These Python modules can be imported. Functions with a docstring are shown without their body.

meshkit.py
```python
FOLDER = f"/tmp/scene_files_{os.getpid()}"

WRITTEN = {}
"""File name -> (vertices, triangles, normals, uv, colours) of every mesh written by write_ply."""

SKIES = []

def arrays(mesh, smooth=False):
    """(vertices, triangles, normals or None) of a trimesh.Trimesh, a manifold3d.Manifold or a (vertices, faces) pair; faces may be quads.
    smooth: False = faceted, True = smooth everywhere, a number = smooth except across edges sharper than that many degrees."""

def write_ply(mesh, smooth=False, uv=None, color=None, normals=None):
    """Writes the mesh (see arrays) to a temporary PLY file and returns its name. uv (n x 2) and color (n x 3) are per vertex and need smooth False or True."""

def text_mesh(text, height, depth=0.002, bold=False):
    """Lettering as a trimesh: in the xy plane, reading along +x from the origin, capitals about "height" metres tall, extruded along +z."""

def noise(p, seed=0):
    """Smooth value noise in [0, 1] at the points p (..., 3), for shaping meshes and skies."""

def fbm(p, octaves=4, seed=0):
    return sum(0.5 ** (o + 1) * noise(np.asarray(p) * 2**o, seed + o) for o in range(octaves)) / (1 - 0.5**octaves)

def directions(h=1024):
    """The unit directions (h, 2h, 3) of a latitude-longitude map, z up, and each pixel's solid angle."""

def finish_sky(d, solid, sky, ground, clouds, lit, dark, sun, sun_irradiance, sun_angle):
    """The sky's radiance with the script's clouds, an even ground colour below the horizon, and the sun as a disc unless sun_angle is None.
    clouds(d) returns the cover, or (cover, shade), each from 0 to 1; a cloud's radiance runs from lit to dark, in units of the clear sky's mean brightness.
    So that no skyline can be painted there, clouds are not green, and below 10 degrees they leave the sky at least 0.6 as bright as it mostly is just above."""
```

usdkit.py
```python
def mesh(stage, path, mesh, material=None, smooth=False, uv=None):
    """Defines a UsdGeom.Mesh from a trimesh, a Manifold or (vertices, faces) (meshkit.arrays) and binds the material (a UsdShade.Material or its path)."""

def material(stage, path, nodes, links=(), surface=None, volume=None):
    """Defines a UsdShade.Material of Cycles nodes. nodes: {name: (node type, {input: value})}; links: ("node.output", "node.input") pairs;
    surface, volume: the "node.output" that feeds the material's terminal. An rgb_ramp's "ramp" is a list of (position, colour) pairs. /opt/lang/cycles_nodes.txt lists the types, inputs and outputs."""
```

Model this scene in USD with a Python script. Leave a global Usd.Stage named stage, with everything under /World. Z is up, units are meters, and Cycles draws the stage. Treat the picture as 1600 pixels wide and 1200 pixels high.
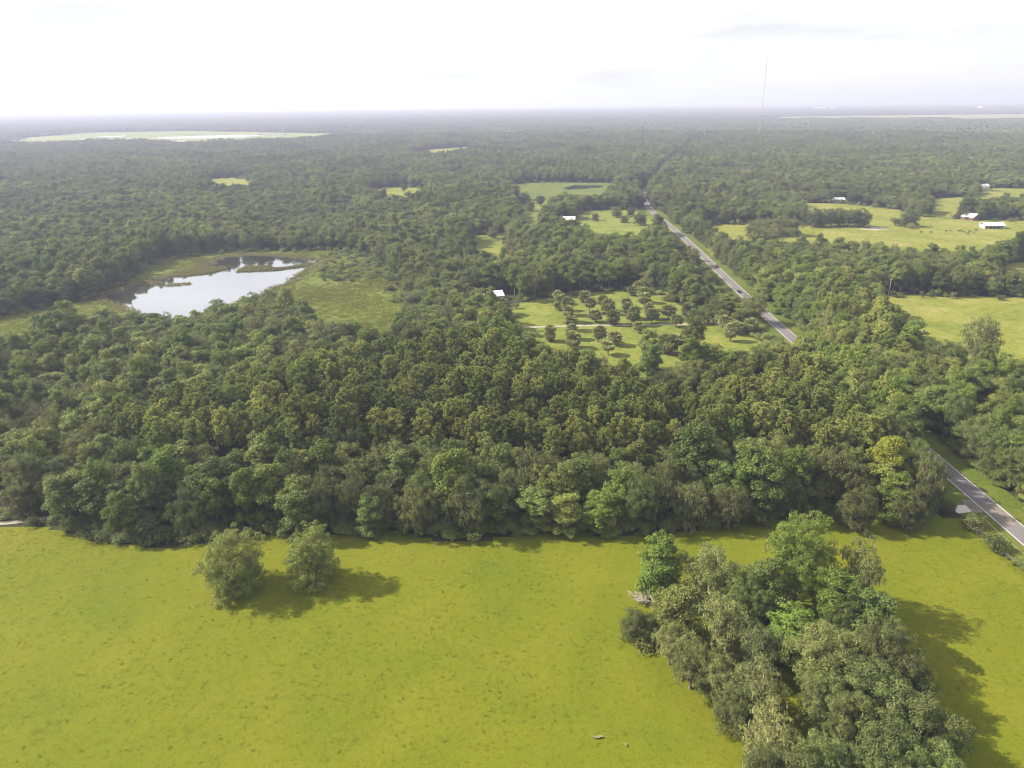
import math, numpy as np, trimesh, shapely, shapely.ops, usdkit
from shapely.geometry import Polygon, LineString, Point
from pxr import Usd, UsdGeom, UsdLux, UsdShade, Gf, Sdf, Vt

stage = Usd.Stage.CreateInMemory()
UsdGeom.SetStageUpAxis(stage, 'Z')
UsdGeom.SetStageMetersPerUnit(stage, 1.0)
UsdGeom.Xform.Define(stage, '/World')
UsdGeom.Scope.Define(stage, '/World/Looks')

# ------------------------------------------------------------------ camera
FPX, CAM_H = 1121.0, 120.0            # focal length in pixels of a 1600 px wide picture, height of the drone
HORIZON, ROLL = 161.5, math.atan((162 - 177) / 1600.0)
PITCH = math.atan((600 - HORIZON) / FPX)
fw = np.array([0, math.cos(PITCH), -math.sin(PITCH)])
r0 = np.array([1.0, 0, 0]); u0 = np.cross(r0, fw)
cr, sr = math.cos(-ROLL), math.sin(-ROLL)
right, up = cr * r0 - sr * u0, sr * r0 + cr * u0
cam = UsdGeom.Camera.Define(stage, '/World/camera')
cam.CreateHorizontalApertureAttr(36.0)
cam.CreateVerticalApertureAttr(27.0)
cam.CreateFocalLengthAttr(36.0 * FPX / 1600)
cam.CreateClippingRangeAttr(Gf.Vec2f(1.0, 200000.0))
M = Gf.Matrix4d(*right, 0, *up, 0, *(-fw), 0, 0, 0, CAM_H, 1)
cam.AddTransformOp().Set(M)
cam.CreateExposureAttr(1.15)

# ------------------------------------------------------------------ sky and sun
SUN_EL = math.radians(37)
to_sun = np.array([-0.985, 0.17]); to_sun /= np.linalg.norm(to_sun)
SUN = np.array([to_sun[0] * math.cos(SUN_EL), to_sun[1] * math.cos(SUN_EL), math.sin(SUN_EL)])
SKY_STRENGTH, SUN_INTENSITY, CLOUD = 0.084, 1.25, 6.8
dome = UsdLux.DomeLight.Define(stage, '/World/sky')
dome.GetPrim().SetCustomDataByKey('kind', 'structure')
sky_mat = usdkit.material(stage, '/World/Looks/sky', {
    'sky': ('sky_texture', {'sky_type': 'single_scattering', 'sun_disc': False, 'sun_elevation': SUN_EL,
                            'sun_rotation': math.atan2(SUN[0], SUN[1]), 'air_density': 1.0, 'aerosol_density': 2.5}),
    'tc': ('texture_coordinate', {}),
    'map': ('mapping', {'scale': (1.0, 1.0, 5.0)}),
    'n': ('noise_texture', {'scale': 3.4, 'detail': 5.0, 'roughness': 0.55}),
    'rc': ('rgb_ramp', {'ramp': [(0.34, (0.66 * CLOUD, 0.64 * CLOUD, 0.64 * CLOUD)), (0.47, (1.0 * CLOUD, 1.02 * CLOUD, 0.98 * CLOUD)), (0.75, (1.28 * CLOUD, 1.22 * CLOUD, 1.16 * CLOUD))]}),
    'mx': ('mix_color', {'blend_type': 'mix', 'fac': 0.66, 'use_clamp': False}),
    'bg': ('background_shader', {'strength': SKY_STRENGTH})},
    [('tc.generated', 'map.vector'), ('map.vector', 'n.vector'), ('n.fac', 'rc.fac'), ('sky.color', 'mx.a'), ('rc.color', 'mx.b'), ('mx.result', 'bg.color')],
    surface='bg.background')
UsdShade.MaterialBindingAPI.Apply(dome.GetPrim()).Bind(sky_mat)
sun = UsdLux.DistantLight.Define(stage, '/World/sun')
sun.CreateNormalizeAttr(True); sun.CreateIntensityAttr(SUN_INTENSITY); sun.CreateAngleAttr(0.5)
sun.CreateColorAttr(Gf.Vec3f(1.0, 0.93, 0.80))
zx = np.cross([0, 0, 1.0], SUN); zx /= np.linalg.norm(zx); zy = np.cross(SUN, zx)
sun.AddTransformOp().Set(Gf.Matrix4d(*zx, 0, *zy, 0, *SUN, 0, 0, 0, 500, 1))
HAZE_DENSITY = 0.00016


# ------------------------------------------------------------------ helpers
def at(x, y, z=0.0):
    """the place (x, y in metres) that the photograph's pixel shows, on the level z"""
    d = fw + (x - 800) / FPX * right + (600 - y) / FPX * up
    t = (z - CAM_H) / d[2]
    return np.array([t * d[0], t * d[1]])


def poly(pts, z=0.0):
    return Polygon([at(*p) if len(p) == 3 else at(p[0], p[1], z) for p in pts]).buffer(0)


def wobble(shape, step, amp, seed):
    """an uneven outline"""
    rng = np.random.default_rng(seed)
    out = []
    for p in (shape.geoms if hasattr(shape, 'geoms') else [shape]):
        n = max(8, int(p.exterior.length / step))
        pts = np.array([p.exterior.interpolate(k / n, normalized=True).coords[0] for k in range(n)])
        out.append(Polygon(pts + rng.normal(0, amp, pts.shape)).buffer(0))
    return shapely.union_all(out)


def ragged(shape, step, amp, seed):
    return wobble(shape, step, amp, seed).buffer(amp).buffer(-2 * amp).buffer(amp).simplify(0.3)


names = {}


def numbered(name):
    k = names.get(name, 0); names[name] = k + 1
    return name if k == 0 else f'{name}_{k:03d}'


def child_name(parent, name):
    k, n = 0, name
    while stage.GetPrimAtPath(f'{parent}/{n}'):
        k += 1; n = f'{name}_{k:03d}'
    return n


def tag(prim, label=None, cat=None, group=None, kind=None):
    for k, v in (('label', label), ('category', cat), ('group', group), ('kind', kind)):
        if v:
            prim.SetCustomDataByKey(k, v)
    return prim


def obj(name, mesh, mat, parent=None, smooth=False):
    path = f'{parent}/{child_name(parent, name)}' if parent else '/World/' + numbered(name)
    return usdkit.mesh(stage, path, mesh, f'/World/Looks/{mat}', smooth=smooth).GetPrim()


def thing(name, loc=(0, 0, 0), rz=0.0, scale=1.0, label=None, cat=None, group=None, kind=None):
    p = '/World/' + numbered(name)
    x = UsdGeom.Xform.Define(stage, p)
    x.AddTranslateOp().Set(Gf.Vec3d(*map(float, loc))); x.AddRotateZOp().Set(float(rz))
    if np.ndim(scale) or scale != 1.0:
        s = scale if np.ndim(scale) else (scale,) * 3
        x.AddScaleOp().Set(Gf.Vec3f(*map(float, s)))
    return tag(x.GetPrim(), label, cat, group, kind), p


def copy_of(cls, name, loc, rz, scale, label, cat, group=None):
    prim, p = thing(name, loc, rz, scale, label, cat, group)
    prim.GetReferences().AddInternalReference(cls)
    prim.SetInstanceable(True)
    return prim


def cat_mesh(parts):
    vs, fs, n = [], [], 0
    for v, f in parts:
        vs.append(np.asarray(v, float)); fs.append(np.asarray(f, int) + n); n += len(v)
    return np.vstack(vs), np.vstack(fs)


def tube(pts, radii, sides=6, cap=True):
    p = np.asarray(pts, float); radii = np.broadcast_to(radii, (len(p),))
    t = np.gradient(p, axis=0); t /= np.linalg.norm(t, axis=1, keepdims=True) + 1e-9
    ref = np.where(np.abs(t[:, 2:]) < 0.9, [0, 0, 1.0], [1.0, 0, 0])
    a = np.cross(t, ref); a /= np.linalg.norm(a, axis=1, keepdims=True) + 1e-9
    b = np.cross(t, a); g = np.arange(sides) * 2 * np.pi / sides
    v = (p[:, None] + radii[:, None, None] * (np.cos(g)[None, :, None] * a[:, None] + np.sin(g)[None, :, None] * b[:, None])).reshape(-1, 3)
    i, j = np.meshgrid(np.arange(len(p) - 1), np.arange(sides), indexing='ij')
    q = np.stack([i * sides + j, (i + 1) * sides + j, (i + 1) * sides + (j + 1) % sides, i * sides + (j + 1) % sides], -1).reshape(-1, 4)
    f = np.vstack([q[:, [0, 1, 2]], q[:, [0, 2, 3]]])
    if cap:
        m = (len(p) - 1) * sides
        f = np.vstack([f, [[m, m + k + 1, m + k] for k in range(1, sides - 1)], [[0, k, k + 1] for k in range(1, sides - 1)]])
    return v, f[:, ::-1]


def box(x0, x1, y0, y1, z0, z1):
    b = trimesh.creation.box(bounds=[[x0, y0, z0], [x1, y1, z1]])
    return np.array(b.vertices), np.array(b.faces)


def unit(v):
    return v / (np.linalg.norm(v, axis=-1, keepdims=True) + 1e-9)


# ------------------------------------------------------------------ materials
def mat(name, nodes, links, surface='p.BSDF'):
    usdkit.material(stage, '/World/Looks/' + name, nodes, links, surface=surface)


def plain(name, col, rough=0.6, var=0.12, scale=3.0, **kw):
    c = np.array(col)
    mat(name, {'g': ('geometry', {}), 'n': ('noise_texture', {'scale': scale, 'detail': 4.0}),
               'r': ('rgb_ramp', {'ramp': [(0.25, tuple(c * (1 - var))), (0.75, tuple(c * (1 + var)))]}),
               'p': ('principled_bsdf', {'roughness': rough, **kw})},
        [('g.position', 'n.vector'), ('n.fac', 'r.fac'), ('r.color', 'p.base_color')])


LEAF_GAIN = np.array([2.4, 2.34, 1.75])


def leaf(name, col, warm, trans=0.3, spread=0.35, rough=0.6):
    """foliage: one tone per plant between col and warm, with slow drifts of tone over the land and small ones within a crown"""
    col, warm = np.array(col) * LEAF_GAIN, np.array(warm) * LEAF_GAIN
    mat(name, {'g': ('geometry', {}), 'oi': ('object_info', {}),
               'n1': ('noise_texture', {'scale': 0.009, 'detail': 4.0}), 'n2': ('noise_texture', {'scale': 0.8, 'detail': 2.0}),
               'm1': ('mix_color', {'a': tuple(col), 'b': tuple(warm)}),
               'v1': ('map_range', {'from_min': 0.0, 'from_max': 1.0, 'to_min': 1 - spread, 'to_max': 1 + spread}),
               'wn': ('white_noise_texture', {'dimensions': '1D'}),
               'v2': ('map_range', {'from_min': 0.3, 'from_max': 0.7, 'to_min': 0.8, 'to_max': 1.2}),
               'v3': ('map_range', {'from_min': 0.3, 'from_max': 0.7, 'to_min': 0.72, 'to_max': 1.28}),
               'k1': ('math', {'math_type': 'multiply'}), 'k2': ('math', {'math_type': 'multiply'}),
               'h': ('hsv', {}), 'p': ('principled_bsdf', {'roughness': rough, 'specular_ior_level': 0.25}),
               't': ('translucent_bsdf', {}), 'mx': ('mix_closure', {'fac': trans})},
        [('oi.random', 'm1.fac'), ('oi.random', 'wn.w'), ('wn.value', 'v1.value'), ('g.position', 'n1.vector'), ('g.position', 'n2.vector'),
         ('n1.fac', 'v3.value'), ('n2.fac', 'v2.value'), ('v1.result', 'k1.value1'), ('v2.result', 'k1.value2'), ('k1.value', 'k2.value1'), ('v3.result', 'k2.value2'),
         ('m1.result', 'h.color'), ('k2.value', 'h.value'), ('h.color', 'p.base_color'), ('h.color', 't.color'), ('p.BSDF', 'mx.closure1'), ('t.BSDF', 'mx.closure2')], surface='mx.closure')


leaf('pine_needles', (0.074, 0.096, 0.030), (0.124, 0.134, 0.044), 0.22, 0.26)
leaf('hardwood_leaves', (0.042, 0.062, 0.018), (0.082, 0.092, 0.027), 0.22, 0.28)
leaf('bright_leaves', (0.052, 0.078, 0.016), (0.068, 0.088, 0.018), 0.26, 0.12)
leaf('lone_leaves', (0.082, 0.100, 0.027), (0.090, 0.104, 0.029), 0.2, 0.08)
leaf('pale_moss', (0.078, 0.073, 0.052), (0.098, 0.090, 0.066), 0.15, 0.15)
leaf('lime_leaves', (0.104, 0.116, 0.018), (0.104, 0.116, 0.018), 0.30, 0.05)
leaf('oak_leaves', (0.040, 0.054, 0.019), (0.070, 0.076, 0.030), 0.18, 0.32)
leaf('palm_leaves', (0.094, 0.108, 0.048), (0.120, 0.126, 0.062), 0.15, 0.15)
leaf('palm_dead_leaves', (0.074, 0.076, 0.040), (0.062, 0.066, 0.034), 0.1, 0.1)
leaf('hanging_moss', (0.078, 0.073, 0.052), (0.098, 0.090, 0.066), 0.15, 0.15)
leaf('bare_twigs', (0.10, 0.09, 0.075), (0.125, 0.115, 0.10), 0.0, 0.15)
leaf('shrub_leaves', (0.045, 0.062, 0.020), (0.075, 0.085, 0.030), 0.22, 0.3)
leaf('reed_leaves', (0.075, 0.078, 0.034), (0.095, 0.088, 0.042), 0.25, 0.2)
leaf('grass_blades', (0.072, 0.084, 0.002), (0.090, 0.094, 0.003), 0.35, 0.12)
leaf('tussock_blades', (0.072, 0.088, 0.003), (0.084, 0.092, 0.004), 0.3, 0.2)
leaf('marsh_blades', (0.070, 0.090, 0.016), (0.105, 0.105, 0.026), 0.3, 0.2)
plain('bark', (0.13, 0.105, 0.08), 0.9, 0.35, 4.0)
plain('pine_bark', (0.17, 0.11, 0.075), 0.9, 0.35, 4.0)
plain('pale_wood', (0.42, 0.37, 0.30), 0.85, 0.2, 5.0)
plain('concrete', (0.52, 0.49, 0.45), 0.85, 0.12, 1.5)
plain('white_paint', (0.78, 0.78, 0.76), 0.6, 0.05, 1.0)
plain('white_metal_roof', (0.78, 0.79, 0.80), 0.35, 0.05, 0.6)
plain('gray_metal_roof', (0.50, 0.53, 0.58), 0.35, 0.08, 0.6)
plain('red_paint', (0.15, 0.075, 0.065), 0.6, 0.1, 1.0)
plain('orange_siding', (0.50, 0.20, 0.09), 0.7, 0.1, 1.0)
plain('tan_siding', (0.45, 0.40, 0.33), 0.7, 0.1, 1.0)
plain('dark_opening', (0.02, 0.02, 0.022), 0.5, 0.1, 1.0)
plain('window_glass', (0.03, 0.035, 0.04), 0.08, 0.1, 1.0)
plain('car_paint_dark', (0.02, 0.022, 0.028), 0.3, 0.05, 1.0)
plain('car_paint_red', (0.10, 0.02, 0.02), 0.3, 0.05, 1.0)
plain('rubber', (0.02, 0.02, 0.02), 0.8, 0.1, 2.0)
plain('black_hide', (0.018, 0.015, 0.013), 0.7, 0.3, 1.0)
plain('brown_hide', (0.07, 0.035, 0.02), 0.7, 0.3, 1.0)
plain('steel_white', (0.40, 0.40, 0.42), 0.5, 0.03, 0.1)
plain('steel_red', (0.30, 0.20, 0.19), 0.5, 0.03, 0.1)
plain('steel_gray', (0.35, 0.36, 0.38), 0.5, 0.03, 0.1)
plain('weathered_wood', (0.26, 0.23, 0.20), 0.9, 0.25, 6.0)


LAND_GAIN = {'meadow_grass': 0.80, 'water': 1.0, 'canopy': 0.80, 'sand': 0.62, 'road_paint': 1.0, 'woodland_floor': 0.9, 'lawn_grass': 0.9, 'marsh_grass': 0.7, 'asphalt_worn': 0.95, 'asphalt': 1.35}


def land(name, stops, s1, s2=None, bump=0.0, bscale=2.0, rough=0.95, fine=None, warp=0.6):
    """a ground: colours along two scales of noise, fine speckle and a real bump"""
    s2 = s2 or s1 * 8
    stops = [(p, tuple(np.array(c) * LAND_GAIN.get(name, 0.8))) for p, c in stops]
    nodes = {'g': ('geometry', {}), 'n1': ('noise_texture', {'scale': s1, 'detail': 5.0, 'roughness': 0.6, 'distortion': warp}),
             'n2': ('noise_texture', {'scale': s2, 'detail': 4.0, 'roughness': 0.65}),
             'mm': ('mix_float', {'fac': 0.5}), 'r': ('rgb_ramp', {'ramp': stops}),
             'p': ('principled_bsdf', {'roughness': rough, 'specular_ior_level': 0.1})}
    links = [('g.position', 'n1.vector'), ('g.position', 'n2.vector'), ('n1.fac', 'mm.a'), ('n2.fac', 'mm.b'), ('mm.result', 'r.fac'), ('r.color', 'p.base_color')]
    if bump:
        nodes['nb'] = ('noise_texture', {'scale': bscale, 'detail': 5.0, 'roughness': 0.7})
        nodes['b'] = ('bump', {'strength': 1.0, 'distance': bump})
        links += [('g.position', 'nb.vector'), ('nb.fac', 'b.height'), ('b.normal', 'p.normal')]
    mat(name, nodes, links)


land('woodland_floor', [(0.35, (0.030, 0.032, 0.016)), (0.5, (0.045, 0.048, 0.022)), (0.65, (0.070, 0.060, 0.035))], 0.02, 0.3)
land('meadow_grass', [(0.36, (0.102, 0.138, 0.008)), (0.45, (0.134, 0.158, 0.008)), (0.53, (0.154, 0.166, 0.009)), (0.66, (0.192, 0.186, 0.020))], 0.035, 2.2, 0.05, 3.0)
land('lawn_grass', [(0.36, (0.095, 0.130, 0.022)), (0.5, (0.155, 0.180, 0.03)), (0.64, (0.225, 0.220, 0.055))], 0.05, 0.25, 0.1, 1.5)
land('field_grass', [(0.36, (0.115, 0.150, 0.022)), (0.47, (0.185, 0.205, 0.03)), (0.55, (0.235, 0.235, 0.05)), (0.64, (0.31, 0.275, 0.11))], 0.03, 0.25, 0.1, 1.0)
land('verge_grass', [(0.36, (0.075, 0.115, 0.014)), (0.5, (0.115, 0.150, 0.018)), (0.64, (0.17, 0.16, 0.045))], 0.08, 0.8, 0.1, 2.0)
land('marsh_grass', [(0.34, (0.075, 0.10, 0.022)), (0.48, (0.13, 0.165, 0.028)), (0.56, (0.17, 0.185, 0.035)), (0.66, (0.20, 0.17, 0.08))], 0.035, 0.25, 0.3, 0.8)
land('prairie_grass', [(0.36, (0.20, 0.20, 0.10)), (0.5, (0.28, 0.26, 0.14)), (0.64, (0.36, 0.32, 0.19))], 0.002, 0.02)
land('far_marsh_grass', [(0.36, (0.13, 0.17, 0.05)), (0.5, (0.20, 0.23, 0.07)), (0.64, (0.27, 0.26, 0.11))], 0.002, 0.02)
land('sand', [(0.34, (0.36, 0.31, 0.23)), (0.5, (0.48, 0.43, 0.34)), (0.66, (0.58, 0.54, 0.45))], 0.2, 2.0)
land('dry_soil', [(0.34, (0.17, 0.15, 0.08)), (0.66, (0.32, 0.29, 0.20))], 0.6, 3.0)
land('asphalt', [(0.34, (0.085, 0.078, 0.082)), (0.5, (0.115, 0.105, 0.108)), (0.66, (0.15, 0.135, 0.135))], 0.05, 1.5, rough=0.85)
land('asphalt_worn', [(0.34, (0.15, 0.13, 0.115)), (0.5, (0.19, 0.165, 0.145)), (0.66, (0.25, 0.22, 0.19))], 0.2, 1.5, rough=0.9)
land('road_paint', [(0.34, (0.60, 0.59, 0.56)), (0.66, (0.78, 0.77, 0.74))], 0.5, 3.0, rough=0.7)
land('road_paint_faded', [(0.34, (0.30, 0.25, 0.17)), (0.66, (0.45, 0.38, 0.26))], 0.5, 3.0, rough=0.7)
land('canopy', [(0.36, (0.065, 0.078, 0.028)), (0.5, (0.095, 0.105, 0.042)), (0.64, (0.125, 0.130, 0.060))], 0.006, 0.05)
mat('water', {'g': ('geometry', {}), 'n': ('noise_texture', {'scale': 0.8, 'detail': 3.0}), 'b': ('bump', {'strength': 0.08, 'distance': 0.04}),
              'p': ('principled_bsdf', {'base_color': (0.035, 0.032, 0.030), 'roughness': 0.04, 'ior': 1.5}), 's': ('glossy_bsdf', {'color': (0.93, 0.92, 0.94), 'roughness': 0.03}), 'mx': ('mix_closure', {'fac': 0.52})},
    [('g.position', 'n.vector'), ('n.fac', 'b.height'), ('b.normal', 'p.normal'), ('b.normal', 's.normal'), ('p.BSDF', 'mx.closure1'), ('s.BSDF', 'mx.closure2')], surface='mx.closure')

# ------------------------------------------------------------------ the land: regions seen in the photograph
ROAD_PX = [(1600, 838), (1500, 752.5), (1216, 510), (1194, 490), (1145, 445), (1115, 415.6), (1076, 378.5), (1050.5, 356), (1016, 329.3)]
rp = [at(*p) for p in ROAD_PX]
d0 = unit(rp[0] - rp[1])
rp = [rp[0] + d0 * 400] + rp + [np.array([176.0, 960.0]), at(1003, 303), at(1030, 272), at(1065, 240), at(1105, 210)]
road_line = LineString(rp)
# smooth it
dist = np.linspace(0, road_line.length, 160)
rpts = np.array([road_line.interpolate(s).coords[0] for s in dist])
for _ in range(6):
    rpts[1:-1] = 0.25 * rpts[:-2] + 0.5 * rpts[1:-1] + 0.25 * rpts[2:]
road_line = LineString(rpts)

edge_px = [(-160, 822), (0, 826), (90, 829), (160, 850), (250, 858), (330, 850), (450, 836), (560, 838), (620, 830), (690, 850), (745, 850), (840, 831), (940, 838), (1060, 836), (1150, 818), (1320, 813), (1440, 806), (1500, 812)]
edge = [at(*p) for p in edge_px]
fence_pts = [at(1500, 812), at(1517, 828), at(1542, 848), at(1579, 876), at(1600, 893)]
fd = unit(fence_pts[-1] - fence_pts[1])
fence_pts.append(fence_pts[-1] + fd * 130)
meadow = Polygon([(-420, edge[0][1] - 10)] + edge + fence_pts[1:] + [(fence_pts[-1][0], -60), (-420, -60)]).buffer(0)
T = 15.0
lawn = poly([(795, 478), (870, 461), (985, 451), (1030, 455), (1050, 470), (1090, 486), (1130, 493), (1165, 498), (1195, 508), (1225, 528, 15), (1150, 536, 15), (1100, 530, 15), (1058, 562, 15), (1040, 578, 15), (1005, 566, 15), (930, 542, 15), (850, 534, 15), (800, 502, 14), (780, 490)])
lawn2 = poly([(735, 365), (790, 368), (790, 395), (778, 412, T), (765, 395, T), (735, 385, T)])
lawn3 = poly([(905, 330), (955, 327), (1008, 329), (1035, 352), (1010, 362, T), (950, 360, T), (905, 352, T), (895, 340)])
lawn4 = poly([(805, 312), (850, 310), (870, 320), (850, 335), (840, 352, T), (815, 340, T)])
field1 = poly([(1345, 461), (1480, 463), (1575, 464), (1760, 466), (1760, 580, T), (1600, 562, T), (1560, 562, T), (1500, 548, T), (1440, 532, T), (1420, 500, T), (1385, 475, T)])
field2 = poly([(1562, 407), (1600, 405), (1760, 405), (1760, 448, 20), (1600, 451, 20), (1582, 445, 20)]).difference(field1.buffer(3))
field3 = poly([(1240, 316), (1320, 318), (1358, 322), (1408, 329), (1440, 338), (1470, 341), (1510, 343), (1600, 345), (1760, 345), (1760, 394, 9), (1600, 384, 9), (1530, 390, 13), (1450, 382, T), (1380, 376, T), (1300, 368, T), (1190, 372, T), (1110, 372, T), (1100, 350), (1180, 350), (1250, 352), (1255, 335)])
field4 = poly([(1445, 312), (1480, 308), (1515, 309), (1502, 318, T), (1478, 329, T), (1460, 324, T)]).difference(field3.buffer(2))
field5 = poly([(1528, 293), (1600, 295), (1760, 296), (1760, 308, T), (1600, 306, T), (1528, 307, T)])
field6 = poly([(575, 296), (620, 292), (665, 293), (672, 302), (640, 308, T), (590, 308, T)])
field7 = poly([(640, 240), (680, 233), (745, 228), (756, 231), (725, 240), (700, 246), (650, 248)])
field8 = poly([(315, 281), (370, 278), (400, 281), (385, 287, T), (330, 289, T)])
field9 = poly([(790, 288), (850, 285), (955, 286), (965, 291), (940, 300, T), (860, 298, T), (800, 294, T)])
field10 = poly([(375, 276), (405, 276), (405, 279), (375, 279)])
lawn, lawn2, lawn3, lawn4 = [ragged(a, 9, 1.6, 90 + k) for k, a in enumerate((lawn, lawn2, lawn3, lawn4))]
field1, field2, field3, field4, field5 = [ragged(a, 12, 2.0, 95 + k) for k, a in enumerate((field1, field2, field3, field4, field5))]
field2, field4 = field2.difference(field1.buffer(3)).difference(field3.buffer(12)), field4.difference(field3.buffer(2))
field6, field7, field8, field9, field10 = [ragged(a, 16, 6.0, 110 + k) for k, a in enumerate((field6, field7, field8, field9, field10))]
marsh = poly([(-160, 520), (0, 497), (60, 482), (160, 466), (205, 430), (250, 406), (320, 395), (420, 391.5), (540, 392), (575, 399), (600, 415), (630, 440), (640, 470), (610, 497, 19), (560, 490, 19), (500, 470, 19), (430, 456, 12), (370, 461, 12), (330, 474, 12), (290, 492, 12), (230, 488, 12), (140, 484, 12), (60, 515, T), (0, 535, T), (-160, 560, T)])
pond = poly([(148, 464), (195, 449), (236, 436), (262, 431), (300, 424), (322, 410), (350, 400), (400, 397), (450, 400), (480, 404), (525, 404), (500, 411), (490, 417), (468, 430), (455, 441), (430, 451), (400, 453, 6), (370, 457, 8), (335, 470, 9), (310, 480, 9), (280, 489, 9), (250, 486, 9), (215, 478, 6), (175, 471, 3)])
woodtrack = LineString([at(-160, 832), at(0, 818), at(50, 813), at(85, 808), at(120, 795), at(180, 760)]).buffer(1.1)
drive_gap = Polygon([at(1484, 806), at(1484, 788), at(1522, 778), at(1545, 812), at(1512, 822)])
house_gaps = [drive_gap, LineString([at(888, 347), at(884, 366)]).buffer(11), LineString([at(765, 466), at(762, 482)]).buffer(9), Polygon([at(1480, 800), at(1522, 782), at(1534, 802), at(1500, 812)]).buffer(3), Point(at(765, 466)).buffer(14), Point(at(888, 349)).buffer(18), Point(at(735, 478)).buffer(10), Point(at(1330, 409)).buffer(12), Point(at(1312, 316)).buffer(15), Point(at(640, 570)).buffer(11), Point(at(985, 318)).buffer(12)]
drive = LineString([at(790, 513), at(840, 511), at(900, 509), at(1000, 508), at(1100, 506), at(1150, 503), at(1207, 502)])
s_far = road_line.project(Point(at(1016, 329.3)))
road_near = shapely.ops.substring(road_line, 0, s_far + 20); road_far = shapely.ops.substring(road_line, s_far, road_line.length)
corridor = shapely.union_all([road_near.intersection(shapely.box(-1e4, 335, 1e4, 1e4)).buffer(15.0, single_sided=True), road_near.buffer(12.5, single_sided=True) if False else road_near.buffer(-8.0, single_sided=True), road_near.buffer(9.0, single_sided=True), road_near.intersection(shapely.box(-1e4, -1e4, 1e4, 245)).buffer(12), road_far.buffer(6.5)])
far_marsh = poly([(-200, 232), (0, 224), (50, 215), (150, 207), (300, 205), (420, 207), (562, 210), (545, 215), (480, 221), (300, 229), (220, 226), (140, 224), (70, 229), (0, 231), (-200, 240)])
prairie = poly([(1150, 185), (1250, 182), (1600, 178), (1800, 176), (1800, 189), (1600, 189), (1450, 187), (1300, 187), (1190, 187)])
clearings = shapely.union_all([meadow, lawn, lawn2, lawn3, lawn4, field1, field2, field3, field4, field5, field6, field7, field8, field9, field10, marsh, pond, woodtrack, corridor, far_marsh, prairie] + house_gaps)
shapely.prepare(clearings)


def sheet(name, shape, z, m, label=None, cat=None, kind='structure', density=None):
    parts = []
    for p in (shape.geoms if hasattr(shape, 'geoms') else [shape]):
        if p.area < 0.01:
            continue
        v, f = trimesh.creation.triangulate_polygon(p, engine='earcut')
        parts.append((np.column_stack([v, np.full(len(v), z)]), f))
    v, f = cat_mesh(parts)
    a, b, c = v[f[:, 0]], v[f[:, 1]], v[f[:, 2]]
    flip = np.cross(b - a, c - a)[:, 2] < 0
    f[flip] = f[flip][:, ::-1]
    return tag(obj(name, (v, f), m), label, cat, kind=kind)


# the ground: one sheet out to the horizon (rings of growing size)
rad = [0] + list(np.geomspace(60, 60000, 40))
ang = np.linspace(0, 2 * np.pi, 97)[:-1]
gv = [[0, 0, 0]] + [[r * math.cos(a), r * math.sin(a), 0] for r in rad[1:] for a in ang]
gf = [[0, 1 + k, 1 + (k + 1) % 96] for k in range(96)]
for i in range(len(rad) - 2):
    for k in range(96):
        a, b = 1 + i * 96 + k, 1 + i * 96 + (k + 1) % 96
        gf += [[a, a + 96, b + 96], [a, b + 96, b]]
tag(obj('ground', (np.array(gv, float), np.array(gf)), 'woodland_floor'), 'dark woodland floor under and between the trees', 'ground', kind='structure')


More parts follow.
